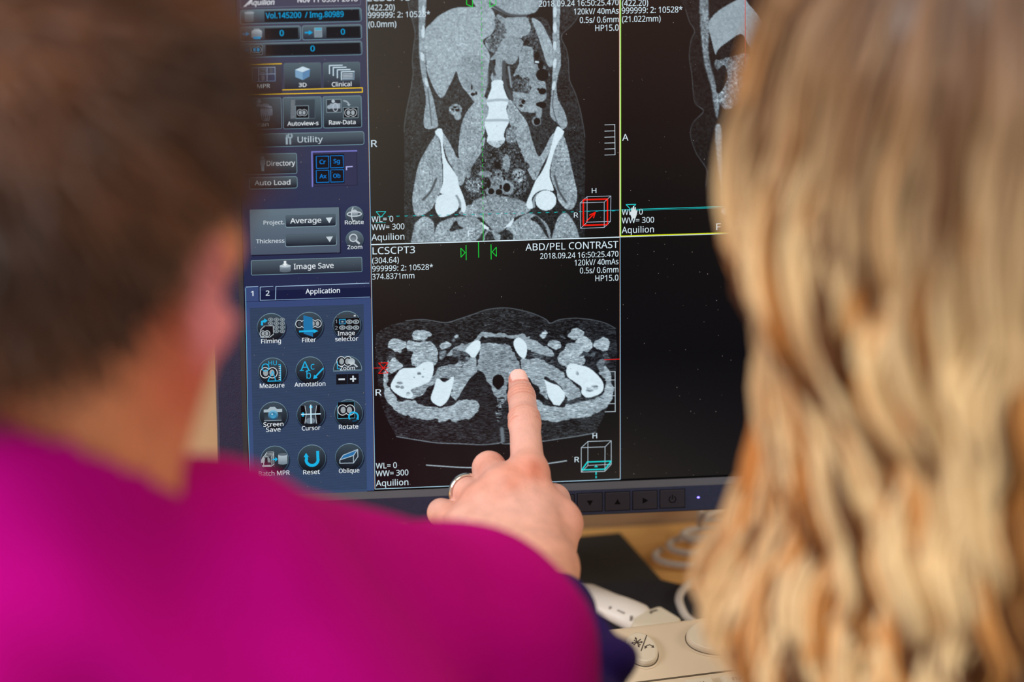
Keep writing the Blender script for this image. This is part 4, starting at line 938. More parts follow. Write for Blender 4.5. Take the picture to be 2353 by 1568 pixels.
# cables
def desk_path(pts, z): return np.array([on_z(x, y, z if np.isscalar(z) else z[i]) for i, (x, y) in enumerate(pts)])
r_c = .0022
coil = []
cc = [on_z(*DX(1010, 625), .0), on_z(*DX(1060, 560), 0)]
c0 = on_z(*DX(1085, 672), .0)
for i in range(3 * 28):
    t = i / 28 * 2 * math.pi; lvl = i / 28
    coil.append([c0[0] + .005 * lvl + (.028 - .005 * lvl) * math.cos(t + 2.4), c0[1] + .0060 * lvl + (.015 - .002 * lvl) * math.sin(t + 2.4), .003 + .0038 * lvl])
coil = np.array(coil)
tail = np.array([coil[-1], coil[-1] + [.004, .02, .004], on_z(*DX(1120, 400), .03), on_z(*DX(1150, 340), .05), on_z(*DX(1300, 300), .04)])
path = np.vstack([coil[:-1], spline(tail, 8)])
v, f = tube(path, r_c, 10)
tag(mesh_obj('cable', v, f, M_cable, smooth=True), 'pale grey cable wound in stacked loops on the wooden desk', 'cable')
pts = [DX(1330, 770), DX(1180, 790), DX(1080, 830), DX(1000, 880), DX(965, 950), DX(985, 1030), DX(1030, 1100), DX(1120, 1150)]
v, f = tube(spline(desk_path(pts, [.011] * 6 + [.011, .012]), 8), .0027, 10)
tag(mesh_obj('cable', v, f, M_cable, smooth=True), 'white keyboard cable arching in one loop behind the cream console', 'cable')

# console keyboard
cyaw = math.radians(7.1); ct = math.radians(7.0)
KX = np.array([math.cos(cyaw), math.sin(cyaw), 0]); KYh = np.array([-math.sin(cyaw), math.cos(cyaw), 0])
KY = KYh * math.cos(ct) + np.array([0, 0, 1.0]) * math.sin(ct); KN = np.cross(KX, KY)
ZR = .050
krear = on_z(1538, 1424, ZR)
def kp(x, y, lift=0.0):
    q = on_plane(x, y, krear, KN); return q + KN * lift
def kc(p): return np.array([(p - krear) @ KX, (p - krear) @ KY])
def kw(a, b_, l=0.0): return krear + KX * a + KY * b_ + KN * l
con = empty('console_keyboard', [krear[0], krear[1] - .08, .0])
tag(con, 'cream control keyboard with oval and round buttons at bottom of picture', 'keyboard')
KL, KR, KD = -.062, .36, .175
def gz(p): return np.array([p[0], p[1], .0005])
top = [kw(KL, 0), kw(KR, 0), kw(KR, -KD), kw(KL, -KD)]; botm = [gz(q) for q in top]
v, f = prism((botm, top), 0, 0); bevel(mesh_obj('housing', v, f, M_console, con), .0045, 4)
def kz(x, y, k=3.213): return kc(kp(1260 + x / k, 1080 + y / k))
def ellkey(cx, cy, rx_px, ry_px, name, h=.0042):
    c_ = kz(cx, cy); rx = abs(kz(cx + rx_px, cy)[0] - kz(cx - rx_px, cy)[0]) / 2; ry = abs(kz(cx, cy + ry_px)[1] - kz(cx, cy - ry_px)[1]) / 2
    tt = np.linspace(0, 2 * math.pi, 64, endpoint=False)
    def lp(s_, l): return [kw(c_[0] + (rx + s_) * math.cos(t), c_[1] + (ry + s_) * math.sin(t), l) for t in tt]
    v, f = prism((lp(.0022, -.001), lp(.0022, .0003)), 0, 0); mesh_obj('button_well', v, f, M_groove if name == '' else M_console, con)
    v, f = prism((lp(.0006, -.001), lp(.0006, .0005)), 0, 0); mesh_obj('button_gap', v, f, M_groove, con)
    loops = [lp(0, 0), lp(0, h * .6), lp(-.0006, h * .9), lp(-.0016, h), lp(-.004, h * .96)]
    n = 64; vv = [q for l in loops for q in l]; ff = []
    for i in range(len(loops) - 1):
        for k in range(n): ff.append([i * n + k, i * n + (k + 1) % n, (i + 1) * n + (k + 1) % n, (i + 1) * n + k])
    ff.append(list(range((len(loops) - 1) * n, len(loops) * n)))
    b_ = mesh_obj('button', vv, ff, M_key, con, smooth=False); return b_, h * .97
def kmark(parent, segs, w, h, polys=()):
    vv, ff = [], []
    def addp(pts):
        n0 = len(vv); v, f = prism(([kw(*q, h - .0002) for q in pts], [kw(*q, h + .00015) for q in pts]), 0, 0); vv.extend(v); ff.extend([[k + n0 for k in w_] for w_ in f])
    for a_, b_ in segs:
        a_, b_ = kz(*a_), kz(*b_); d = (b_ - a_) / np.linalg.norm(b_ - a_); n = np.array([-d[1], d[0]]) * w / 2; addp([a_ - n, b_ - n, b_ + n, a_ + n])
    for p in polys: addp([kz(*q) for q in p])
    mesh_obj('printed_symbol', vv, ff, M_mark, parent)
rb, h = ellkey(686, 1343, 118, 117, 'r')
def ah(tx, ty, dx, dy, s_=16):
    n = math.hypot(dx, dy); dx, dy = dx / n, dy / n; return [(tx, ty), (tx - dx * s_ - dy * s_ * .6, ty - dy * s_ + dx * s_ * .6), (tx - dx * s_ + dy * s_ * .6, ty - dy * s_ - dx * s_ * .6)]
dz = -12
kmark(rb, [((612, 1330 + dz), (688, 1322 + dz)), ((640, 1292 + dz), (664, 1356 + dz)), ((625, 1345 + dz), (678, 1300 + dz)), ((628, 1308 + dz), (676, 1344 + dz)), ((722, 1270 + dz), (680, 1388 + dz)), ((712, 1362 + dz), (722, 1348 + dz)), ((722, 1348 + dz), (745, 1342 + dz)), ((745, 1342 + dz), (770, 1356 + dz))], .00065, h,
      [ah(606, 1331 + dz, -1, .1), ah(694, 1321 + dz, 1, -.1), ah(637, 1284 + dz, -.3, -1), ah(667, 1364 + dz, .3, 1), ah(706, 1372 + dz, -.6, 1, 20), ah(778, 1366 + dz, .8, .7, 20)])
ob, h = ellkey(1290, 1240, 284, 132, 'o')
kmark(ob, [((1283, 1238 + dz), (1332, 1176 + dz)), ((1332, 1176 + dz), (1408, 1228 + dz)), ((1408, 1228 + dz), (1356, 1296 + dz)), ((1356, 1296 + dz), (1283, 1238 + dz)), ((1334, 1200 + dz), (1350, 1272 + dz))], .0006, h)
ob2, h = ellkey(2050, 1165, 250, 128, 'o2')
# step line and the row of function keys
g0, g1 = kz(590, 1568), kz(1440, 1490)
vstep = kz(1000, 1530)[1]
v, f = box(kw((KL + KR) / 2, vstep, .0), np.stack([KX, KY, KN], 1), (KR - KL - .006, .0011, .0008)); mesh_obj('groove', v, f, M_groove, con)
def ktext(st, x, y, parent, hcap=.0024):
    vs, fs, hh = glyphs(st, .01, 0, None); s_ = hcap / hh; c_ = (x, y); mx = (vs[:, 0].max() + vs[:, 0].min()) / 2
    pts = np.array([kw(c_[0] + (p[0] - mx) * s_, c_[1] + p[1] * s_, .0031) for p in vs]); return mesh_obj('key_letter', pts, fs, M_mark, parent)
for i in range(17):
    a = KL + .018 + i * .0225; yk = vstep - .0105
    v, f = prism(([kw(a - .009 , yk - .008, 0), kw(a + .009, yk - .008, 0), kw(a + .009, yk + .0065, 0), kw(a - .009, yk + .0065, 0)], [kw(a - .0078, yk - .0065, .003), kw(a + .0078, yk - .0065, .003), kw(a + .0078, yk + .005, .003), kw(a - .0078, yk + .005, .003)]), 0, 0)
    k_ = bevel(mesh_obj('key', v, f, M_key, con), .0006, 2)
    x_f11 = kz(1155, 1570)[0]
    n_ = 11 + int(round((a - x_f11) / .0225))
    if 1 <= n_ <= 16: ktext('F%d' % n_, a, yk - .001, k_)
for r in range(1, 5):
    for i in range(17):
        a = KL + .018 + i * .0225; yk = vstep - .012 - r * .0215
        if yk < -KD + .012: continue
        v, f = prism(([kw(a - .0098, yk - .0095, 0), kw(a + .0098, yk - .0095, 0), kw(a + .0098, yk + .0095, 0), kw(a - .0098, yk + .0095, 0)], [kw(a - .008, yk - .0075, .006), kw(a + .008, yk - .0075, .006), kw(a + .008, yk + .0075, .006), kw(a - .008, yk + .0075, .006)]), 0, 0)
        bevel(mesh_obj('key', v, f, M_key, con), .0008, 2)
# white plug housing standing behind the console
tb = [DX(*q) for q in ((612, 1120), (650, 1058), (735, 1022), (825, 992), (905, 1040), (990, 1090), (960, 1150), (620, 1160))]
zt = .030
topl = [on_z(*p, zt) for p in tb]; lowl = [np.array([q[0], q[1], .008]) for q in topl]
cp_ = empty('handset_cradle', [*(np.mean(topl, 0)[:2]), .008]); tag(cp_, 'pale white plastic block with square notch behind the cream keyboard', 'plastic block')
v, f = prism((lowl, topl), 0, 0); bevel(mesh_obj('block', v, f, M_key, cp_), .003, 3)
nn = [DX(*q) for q in ((748, 1045), (800, 1030), (808, 1038), (765, 1050), (765, 1060), (750, 1062))]
v, f = prism(([on_z(*p, zt - .001) for p in nn], [on_z(*p, zt + .0004) for p in nn]), 0, 0); mesh_obj('notch', v, f, M_mark, cp_)
# curved white handset
hp = [DX(*q) for q in ((180, 925), (290, 960), (400, 995), (520, 1035), (640, 1090), (740, 1150))]
path = spline(desk_path(hp, [.020, .022, .024, .025, .024, .020]), 8)
v, f = tube(path, np.interp(np.linspace(0, 1, len(path)), [0, .15, .5, .85, 1], [.010, .0135, .0115, .0125, .009]), 20, squash=.62, up=(0, 0, 1))
hs = mesh_obj('handset', v, f, M_white, smooth=True)
hroot = empty('telephone_handset', [*path[20][:2], .01]); tag(hroot, 'white curved handset with small grey marks beside the navy sleeve', 'handset')
attach(hs, hroot)
for (x, y, w_) in ((457, 1016, .0012), (515, 1038, .0007), (529, 1044, .0007), (543, 1050, .0007), (557, 1056, .0007), (613, 1085, .0013)):
    pc = on_z(*DX(x, y), .0308); w_ *= .75
    v, f = prism(([pc + np.array([w_ * math.cos(t), w_ * .8 * math.sin(t), -.003]) for t in th[::4]], [pc + np.array([w_ * math.cos(t), w_ * .8 * math.sin(t), .0003]) for t in th[::4]]), 0, 0); mesh_obj('mark', v, f, M_faint, hs)

# ---------------------------------------------------------------- people
def pd(x, y, d): return pxmm(x, y, screen_z(x, y) * 1000 - d)
UPC = W.T @ np.array([0, 0, 1.0]); FWC = W.T @ np.array([0, 1.0, 0]); RTC = W.T @ np.array([1.0, 0, 0])   # world axes seen in camera axes

# --- the pointing left hand (camera-axis millimetres)
def hand_sdf(P):
    J = {}
    tip, dip, pip, mcp = pd(1191, 871, 6.2), pd(1199, 914, 22), pd(1205, 968, 42), pd(1214, 1090, 72)
    wr = pd(1243, 1318, 142)
    d = cone(P, tip, dip, 6.0, 8.1)
    d = smin(d, cone(P, dip, pip, 8.1, 9.2), 3)
    d = smin(d, np.linalg.norm(P - pip - np.array([0, 0, -.6]), axis=-1) - 9.6, 3)
    d = smin(d, cone(P, pip, mcp, 9.0, 10.2), 3)
    fingers = [((1157, 1122, 80, 11.0), (1124, 1076, 50, 9.6), (1140, 1112, 26, 8.4), (1168, 1130, 36, 7.4)),
               ((1112, 1158, 84, 10.6), (1068, 1127, 58, 8.4), (1082, 1158, 32, 7.8), (1112, 1170, 38, 7)),
               ((1072, 1205, 92, 9.8), (1014, 1178, 64, 7.7), (1030, 1205, 42, 7.0), (1066, 1215, 46, 6.4))]
    pal = None
    for m_, p_, q_, t_ in fingers:
        a, b_, c_, e_ = (pd(*k[:3]) for k in (m_, p_, q_, t_))
        g = cone(P, a, b_, m_[3], p_[3]); g = smin(g, cone(P, b_, c_, p_[3], q_[3]), 3); g = smin(g, cone(P, c_, e_, q_[3], t_[3]), 2)
        d = smin(d, g, 4.5)
    # back of the hand
    w_ = [pd(1258, 1298, 128), pd(1252, 1300, 134), pd(1230, 1306, 138), pd(1205, 1318, 140)]
    ends = [(mcp, 11.5), (pd(1157, 1122, 80), 11.5), (pd(1110, 1158, 84), 11), (pd(1074, 1203, 92), 10.5)]
    mid = None
    for w0, (e, r) in zip(w_, ends):
        g = cone(P, w0 + np.array([0, 0, 2]), e, 14, r); mid = g if mid is None else smin(mid, g, 13)
    d = smin(d, mid, 6)
    for w0, (e, r) in zip(w_, ends):      # tendons over the metacarpals
        off = np.array([0, -3.0, -12.2]); d = smin(d, cone(P, w0 + off * 1.0, e + off * .92, 2.4, 1.6), 3.5)
    for e, r in ends: d = smin(d, np.linalg.norm(P - e - np.array([0, -1.2, -2.6]), axis=-1) - r * .86, 6)
    # thumb
    th1, th2, th3, th4 = pd(1260, 1296, 118), pd(1291, 1206, 92), pd(1272, 1150, 58), pd(1238, 1140, 34)
    g = cone(P, th1, th2, 15, 11.2); g = smin(g, cone(P, th2, th3, 11.2, 9.4), 4); g = smin(g, cone(P, th3, th4, 9.4, 7.5), 3)
    d = smin(d, g, 5)
    palm = ell(P, pd(1190, 1200, 88), (34, 24, 17)); d = smin(d, palm, 8)
    # wrist and forearm
    el = pxmm(1430, 2050, 1440)
    d = smin(d, cone(P, wr + np.array([2, 0, 0]), el, 17.5, 23), 14); d = smin(d, cone(P, wr + np.array([-8, 0, 0]), el, 17, 23), 14)
    # creases across the back of the index finger and a nail bed
    ax = (mcp - tip) / np.linalg.norm(mcp - tip); s = (P - tip) @ ax
    near = np.exp(-(np.linalg.norm((P - tip) - s[..., None] * ax, axis=-1) / 16) ** 4)
    lat = (P - pip) @ np.array([1.0, 0, 0])
    for s0, amp, wd in ((np.dot(pip - tip, ax) - 4.2, .5, .75), (np.dot(pip - tip, ax) - 1.8, .7, .75), (np.dot(pip - tip, ax) + .8, .8, .75), (np.dot(pip - tip, ax) + 3.4, .65, .8), (np.dot(pip - tip, ax) + 6.0, .45, .7),
                        (np.dot(dip - tip, ax) - 2.2, .4, .6), (np.dot(dip - tip, ax) + .2, .55, .6), (np.dot(dip - tip, ax) + 2.4, .4, .6)):
        d = d + amp * near * np.exp(-((s - s0 + .018 * lat ** 2 * (1 if s0 > np.dot(pip - tip, ax) else -1)) / wd) ** 2)
    return d
tipc = pd(1191, 871, 6.2); dipc = pd(1199, 914, 22); axc = (tipc - dipc) / np.linalg.norm(tipc - dipc)
NX = np.array([1.0, 0.05, 0]); NX = NX - axc * (NX @ axc); NX /= np.linalg.norm(NX); NN = np.cross(NX, axc); NN = NN if NN[2] < 0 else -NN
nail_c = tipc - axc * 1.8
def nail_coord(P): q = P - nail_c; return q @ NX, q @ axc, q @ NN
def nail_fac(P, grow=0.0):
    a, b_, n = nail_coord(P); r = np.maximum(np.abs(a) / (5.3 + grow), np.abs(b_ + .3) / (6.3 + grow)) * .6 + .4 * np.hypot(a / (5.3 + grow), (b_ + .3) / (6.3 + grow)); return r, n
def hand_fn(P):
    d = hand_sdf(P); r, n = nail_fac(P)
    groove = np.exp(-((r - 1.08) / .09) ** 2) * (n > 1) * .75
    return d + groove - .25 * (r < .98) * (n > 1) + .04 * noise3(P, .6, 3) + .06 * noise3(P, 1.9, 4)
vh, fh = nets(hand_fn, (-62, 12, 1590), (62, 182, 1850), 1.0)
zc = vh[:, 2]
# skin colours: knuckle redness, nail, shade painted into creases and between tendons
def blob(P, c, r): return np.exp(-(np.linalg.norm(P - c, axis=-1) / r) ** 2)
base = np.tile(np.array([221., 170, 155]), (len(vh), 1))
def mixc(base, c, w): return base * (1 - w[:, None]) + np.array(c, float) * w[:, None]
for (x, y, dd, r, w) in ((1200, 925, 22, 9, .45), (1205, 966, 42, 8, .5), (1175, 1100, 84, 14, .4), (1228, 1096, 80, 13, .5), (1130, 1075, 60, 10, .45), (1060, 1160, 80, 12, .35), (1100, 1130, 84, 12, .3), (1310, 1200, 95, 14, .3)):
    base = mixc(base, (222, 128, 100), w * blob(vh, pd(x, y, dd), r))
for (x, y, dd, r, w) in ((1230, 1076, 84, 4.5, .55), (1222, 1092, 88, 5, .4), (1176, 1118, 96, 5, .3), (1150, 1155, 100, 6, .2)):
    base = mixc(base, (190, 104, 80), w * blob(vh, pd(x, y, dd), r))
base = mixc(base, (205, 135, 98), .7 * np.clip((vh[:, 1] - 95) / 60, 0, 1))
r, n = nail_fac(vh)
base = mixc(base, (236, 140, 118), .55 * blob(vh, tipc, 11))
axv = (pd(1214, 1090, 72) - tipc); Lx = np.linalg.norm(axv); axv /= Lx; sv_ = (vh - tipc) @ axv; rv = np.linalg.norm(vh - tipc - sv_[:, None] * axv, axis=1)
for s0 in (np.dot(pd(1205, 968, 42) - tipc, axv), np.dot(pd(1199, 914, 22) - tipc, axv)):
    for k_ in (-4.2, -1.8, .8, 3.4): base = mixc(base, (196, 108, 84), .38 * np.exp(-((sv_ - s0 - k_) / .7) ** 2) * (rv < 14) * (vh[:, 2] < pd(1205, 968, 42)[2] + 20))
base = mixc(base, (206, 120, 100), .6 * np.where(n > 1, np.exp(-((r - 1.08) / .10) ** 2), 0))
base = mixc(base, (248, 196, 186), np.where(n > 1, np.clip((1.0 - r) / .06, 0, 1), 0))
a_, b_, n = nail_coord(vh)
base = mixc(base, (244, 214, 200), np.where((n > 1) & (r < 1), np.clip((b_ - 4.2) / .8, 0, 1), 0))
hand_cols = lin(base); hand_v = to_world(vh); hand_f = fh
print('hand', len(vh), vh[:, 2].min(), vh[:, 2].max())

def head_sdf(P, c, R):
    """P camera-free world mm; R columns right, forward, up of the head"""
    q = (P - c) @ R
    d = ell(q, (0, -8, 30), (76, 94, 86)); d = smin(d, ell(q, (0, 22, -38), (66, 68, 74)), 28)
    d = smin(d, ell(q, (0, 62, -80), (26, 22, 20)), 22)
    d = smin(d, cone(q, (0, 84, 8), (0, 106, -24), 7, 12), 10)                 # nose
    d = smin(d, ell(q, (0, 88, -52), (24, 8, 6)), 6); d = smin(d, ell(q, (0, 86, -62), (21, 8, 6)), 4)
    d = smin(d, ell(q, (0, 80, 20), (50, 14, 10)), 12)                         # brow
    for sx in (-1, 1):
        d = smin(d, ell(q, (sx * 30, 76, 2), (13, 12, 9)), 4)                  # eyelids over the eyes
        d = smin(d, ell(q, (sx * 46, 62, -28), (18, 18, 18)), 14)              # cheeks
        a = math.radians(28) * sx; A = np.array([[math.cos(a), math.sin(a), 0], [-math.sin(a), math.cos(a), 0], [0, 0, 1]])
        e = ell(q, (sx * 77, -7, -22), (7, 17, 29), A); e = np.maximum(e, -ell(q, (sx * 87, 2, -18), (7, 11, 19), A)); d = smin(d, e, 6)
    d = smin(d, cone(q, (0, -18, -60), (0, -42, -170), 54, 56), 26)            # neck
    for sx in (-1, 1): d = smin(d, cone(q, (sx * 50, 4, -55), (sx * 30, -8, -150), 24, 24), 14)
    return d
def person_frame(turn, nod):
    a, b_ = math.radians(turn), math.radians(nod)
    Rz = np.array([[math.cos(a), -math.sin(a), 0], [math.sin(a), math.cos(a), 0], [0, 0, 1]]); Rx = np.array([[1, 0, 0], [0, math.cos(b_), -math.sin(b_)], [0, math.sin(b_), math.cos(b_)]])
    return Rz @ Rx
def wmm(x, y, z): return at(x, y, z) * 1000


def simple_hand(P, w, fdir, side, n_):
    """a relaxed hand: palm, four bent fingers and a thumb; w wrist, fdir pointing direction, side to the thumb, n_ back of the hand"""
    d = ell(P, w + fdir * 48, (30, 44, 15), np.stack([side, fdir, n_], 1)); d = smin(d, cone(P, w, w + fdir * 30, 22, 22), 10)
    for k, l in enumerate((70, 78, 72, 58)):
        a = w + fdir * 80 + side * (27 - 18 * k); b_ = a + fdir * l * .5 - n_ * 6; c_ = b_ + fdir * l * .38 - n_ * 22
        d = smin(d, smin(cone(P, a, b_, 9.5, 8.8), cone(P, b_, c_, 8.8, 7.2), 3), 4)
    a = w + fdir * 22 + side * 24; b_ = a + fdir * 34 + side * 22 - n_ * 8; return smin(d, smin(cone(P, a, b_, 13, 10), cone(P, b_, b_ + fdir * 28 + side * 4, 10, 8), 3), 6)
def unit(v): v = np.array(v, float); return v / np.linalg.norm(v)
# --- person in magenta scrubs
H1 = wmm(108, 490, 1.285); R1 = person_frame(-24, -6)
nk1 = H1 + R1 @ np.array([0, -42, -165.])
shR = wmm(1050, 1530, 1.53); shL = nk1 + np.array([-205, 10, -75.]); 
trR = wmm(430, 1358, 1.37); 
def torso1(P, g=0.0):
    d = cone(P, trR, shR, 46 + g, 57 + g)
    d = smin(d, cone(P, nk1 + [0, 0, -10], trR, 60 + g, 48 + g), 30)
    d = smin(d, cone(P, nk1 + [-60, 0, -40], shL, 52 + g, 58 + g), 30)
    d = smin(d, ell(P, nk1 + [40, 10, -190], (185 + g, 100 + g, 190 + g)), 40); d = smin(d, cone(P, nk1 + [40, 0, -250], nk1 + [20, -60, -520], 110 + g, 125 + g), 40)
    elR = shR + np.array([35, -100, -140.]); d = smin(d, cone(P, shR, elR, 56 + g, 44 + g), 25)
    elL = shL + np.array([-30, -60, -210.]); d = smin(d, cone(P, shL, elL, 54 + g, 42 + g), 25)
    return d
def body1(P):
    d = smin(torso1(P, -3), head_sdf(P, H1, R1), 24)
    elL_ = shL + np.array([-30, -60, -210.]); wl_ = elL_ + np.array([120, 190, -20.]); fl_ = unit([.6, .8, -.1]); sl_ = unit(np.cross(fl_, [0, 0, 1.])); nl_ = np.cross(sl_, fl_)
    d = smin(d, cone(P, elL_, wl_, 38, 25), 14); d = np.minimum(d, simple_hand(P, wl_, fl_, sl_, unit(nl_)))
    shR_ = shR + np.array([35, -100, -140.])
    wr_ = shR_ + np.array([-150, 165, -5.]); fr_ = unit([-.75, .65, -.05]); sr_ = unit(np.cross([0, 0, 1.], fr_)) * -1; nr_ = unit(np.cross(sr_, fr_)); nr_ = nr_ if nr_[2] > 0 else -nr_
    d = smin(d, cone(P, shR_, wr_, 37, 25), 15); d = np.minimum(d, simple_hand(P, wr_, fr_, sr_, nr_))
    return d
v, f = nets(body1, np.minimum(H1 - 330, nk1 - [330, 240, 560]), np.maximum(H1 + 200, shR + [130, 330, 100]), 4.5)
q = (v - H1) @ R1
c = np.tile(np.array([238., 158, 112]), (len(v), 1))
earw = np.clip((np.abs(q[:, 0]) - 70) / 6, 0, 1) * np.clip(1.6 - np.hypot((q[:, 1] + 6) / 24, (q[:, 2] + 22) / 32), 0, 1)
c = mixc(c, (222, 104, 76), .7 * blob(q, np.array([70, -10, -62]), 26) + .5 * blob(q, np.array([70, -20, -30]), 22))
c = mixc(c, (255, 150, 156), earw)  # ear painted bright pink for light shining through it
p1 = empty('person', nk1 * .001 - np.array([0, 0, .45])); tag(p1, 'person with short brown hair and magenta scrub top seen from behind', 'person')
mesh_obj('body', v * .001, f, M_skin, p1, smooth=True, colors=lin(c))
def cloth1(P):
    d = torso1(P, 6)
    d = smin(d, cone(P, nk1 + [0, 10, -30], nk1 + R1 @ np.array([0, 24, 110.]), 70, 63), 22)
    # folds
    Q = (P - nk1)
    d = d + 7.0 * np.sin((Q @ np.array([.085, .01, .04])) + 1.3 * noise3(P, .02, 5)) * np.exp(-(np.linalg.norm(Q - [60, -40, -50], axis=-1) / 110) ** 2)
    d = d + 2.6 * noise3(P, .030, 8) + 1.6 * noise3(P, .07, 9)
    return d
v, f = nets(cloth1, np.minimum(nk1 - [330, 220, 560], nk1), np.maximum(nk1 + [100, 260, 140], shR + [130, 200, 100]), 4.5)
# neckline: keep what lies below the collar plane
cn = R1 @ np.array([.08, .75, 1.0]); cn /= np.linalg.norm(cn)
cpt = wmm(130, 962, 1.205)
sd = (v - cpt) @ cn
axd = np.cross(v - nk1, R1[:, 2]); rdist = np.linalg.norm(axd, axis=1)
keep = ((sd < 0) | ((rdist > 73) & ((v - nk1)[:, 2] < 42)))[f].all(1); f2 = f[keep]
used = np.unique(f2); mp_ = -np.ones(len(v), int); mp_[used] = np.arange(len(used))
o = mesh_obj('scrub_top', v[used] * .001, mp_[f2], M_magenta, p1, smooth=True)
sm = o.modifiers.new('s', 'SMOOTH'); sm.iterations = 3
so = o.modifiers.new('t', 'SOLIDIFY'); so.thickness = .003; so.offset = 1
# collar band
# hair of the first person: short tufts over the skull
def strands(paths, radii, cols, seg=4):
    """many tapered fibres as one mesh; paths (n,k,3)"""
    paths = np.asarray(paths); n, k, _ = paths.shape
    T = np.gradient(paths, axis=1); T /= np.linalg.norm(T, axis=2)[..., None] + 1e-9
    ref = np.array([.3, .9, .2]); A = np.cross(T, ref); A /= np.linalg.norm(A, axis=2)[..., None] + 1e-9; Bv = np.cross(T, A)
    an = np.arange(seg) * 2 * math.pi / seg
    V = paths[:, :, None, :] + radii[:, :, None, None] * (A[:, :, None, :] * np.cos(an)[None, None, :, None] + Bv[:, :, None, :] * np.sin(an)[None, None, :, None])
    idx = np.arange(n * k * seg).reshape(n, k, seg)
    a = idx[:, :-1]; b_ = idx[:, 1:]
    F_ = np.stack([a, np.roll(a, -1, 2), np.roll(b_, -1, 2), b_], -1).reshape(-1, 4)
    C_ = np.repeat(cols.reshape(n, k, 1, 3), seg, 2).reshape(-1, 3)
    return V.reshape(-1, 3), F_, C_
def hair_shell1(P):
    q = (P - H1) @ R1
    d = ell(q, (0, -10, 32), (83, 103, 94)); d = smin(d, ell(q, (0, -42, -30), (66, 62, 55)), 20)
    return d + 1.5 * noise3(P, .09, 21) + 1.0 * noise3(P, .2, 22)
v, f = nets(hair_shell1, H1 - 150, H1 + 160, 3.5)
q = (v - H1) @ R1
def hair_ok(q):   # inside the hairline: above the nape, behind the forehead, clear of the ears
    nape = q[:, 2] > -44 + .28 * np.abs(q[:, 0]) + .35 * (q[:, 1] + 80)
    ear = (np.abs(q[:, 0]) > 56) & (q[:, 1] > -28) & (q[:, 2] < 8)
    front = (q[:, 1] > 55 + .0 * q[:, 2]) & (q[:, 2] < 52)
    return nape & ~ear & ~front
ok = hair_ok(q); fk = f[ok[f].all(1)]; used = np.unique(fk); mp_ = -np.ones(len(v), int); mp_[used] = np.arange(len(used))
def brown(P, n_):
    t = np.clip(.5 + .5 * noise3(P, .05, 31) + rng.normal(0, .22, len(P)), 0, 1)[:, None]
    return np.array([42., 19, 6]) * (1 - t) + np.array([122., 68, 26]) * t
hv = [v[used]]; hf = [mp_[fk]]; hc = [brown(v[used], 0)]
sidx = rng.choice(used, 5200)
root = v[sidx]; qn = (root - H1) @ R1; nrm = root - (H1 + R1 @ np.array([0, -10, 20.])); nrm /= np.linalg.norm(nrm, axis=1)[:, None]
whorl = H1 + R1 @ np.array([-20., -60, 110])
flow = root - whorl; flow -= nrm * np.sum(flow * nrm, 1)[:, None]; flow /= np.linalg.norm(flow, axis=1)[:, None] + 1e-9
flow = flow + rng.normal(0, .28, flow.shape)
L_ = rng.uniform(16, 30, len(root))
kk = np.linspace(0, 1, 5)
paths = root[:, None, :] + (flow * L_[:, None])[:, None, :] * kk[None, :, None] + nrm[:, None, :] * (5 * np.sin(kk * 2.6))[None, :, None]
rad = np.linspace(1, .15, 5)[None, :] * rng.uniform(.7, 1.4, len(root))[:, None]
cb = brown(root, 0); cb = np.repeat(cb[:, None, :], 5, 1)
qp = (paths - H1) @ R1
bad = ((np.abs(qp[..., 0]) > 50) & (qp[..., 1] > -38) & (qp[..., 2] < 10)).any(1) | (qp[..., 2] < -62 + .35 * (qp[..., 1] + 80)).any(1)
paths, rad, cb = paths[~bad], rad[~bad], cb[~bad]
sv, sf, scv = strands(paths, rad, cb)
n0 = len(hv[0]); V_ = np.vstack([hv[0], sv]); F2 = np.vstack([hf[0], sf + n0]); C2 = np.vstack([hc[0], scv])
mesh_obj('hair', V_ * .001, F2, M_short, p1, smooth=True, colors=lin(C2))

# --- person with long blonde hair, pointing with the left hand
H2 = wmm(2188, 330, 1.34); R2 = person_frame(6, -4)
nk2 = H2 + R2 @ np.array([0, -42, -165.])
sL = wmm(2120, 1640, 1.60); sR2 = nk2 + np.array([165, 130, -150.])
elb = to_world(pxmm(1430, 2050, 1440)) * 1000
def torso2(P, g=0):
    d = cone(P, nk2 + [0, 45, -30], sL, 44 + g, 46 + g); d = smin(d, cone(P, nk2 + [0, 45, -30], sR2, 46 + g, 46 + g), 25)
    d = smin(d, ell(P, nk2 + [60, 15, -270], (125 + g, 90 + g, 140 + g)), 40); d = smin(d, cone(P, nk2 + [60, -15, -280], nk2 + [60, -50, -540], 95 + g, 115 + g), 40)
    d = smin(d, cone(P, sL, elb, 44 + g, 27 + g), 25); d = smin(d, cone(P, sR2, sR2 + np.array([30, -60, -185.]), 46 + g, 38 + g), 25)
    return d
wr_w = to_world(pd(1243, 1318, 142)) * 1000
def body2(P):
    d = smin(torso2(P, -3), head_sdf(P, H2, R2), 24)
    eR = sR2 + np.array([30, -60, -185.]); wR = eR + np.array([-40, 150, 52.]); fR = unit([-.3, .95, 0]); sR_ = unit(np.cross([0, 0, 1.], fR)); d = smin(d, cone(P, eR, wR, 35, 23), 12); d = np.minimum(d, simple_hand(P, wR, fR, sR_, np.array([0, 0, 1.])))
    return smin(d, cone(P, elb, elb + (wr_w - elb) * .62, 24, 18), 10)
v, f = nets(body2, np.minimum(nk2 - [300, 260, 580], elb - 80), np.maximum(H2 + 190, nk2 + [320, 400, 100]), 5)
q = (v - H2) @ R2
c = np.tile(np.array([222., 160, 130]), (len(v), 1))
cl = lin(c)
V_ = np.vstack([hand_v, v * .001]); F2 = np.vstack([hand_f, f + len(hand_v)]); C2 = np.vstack([hand_cols, cl])
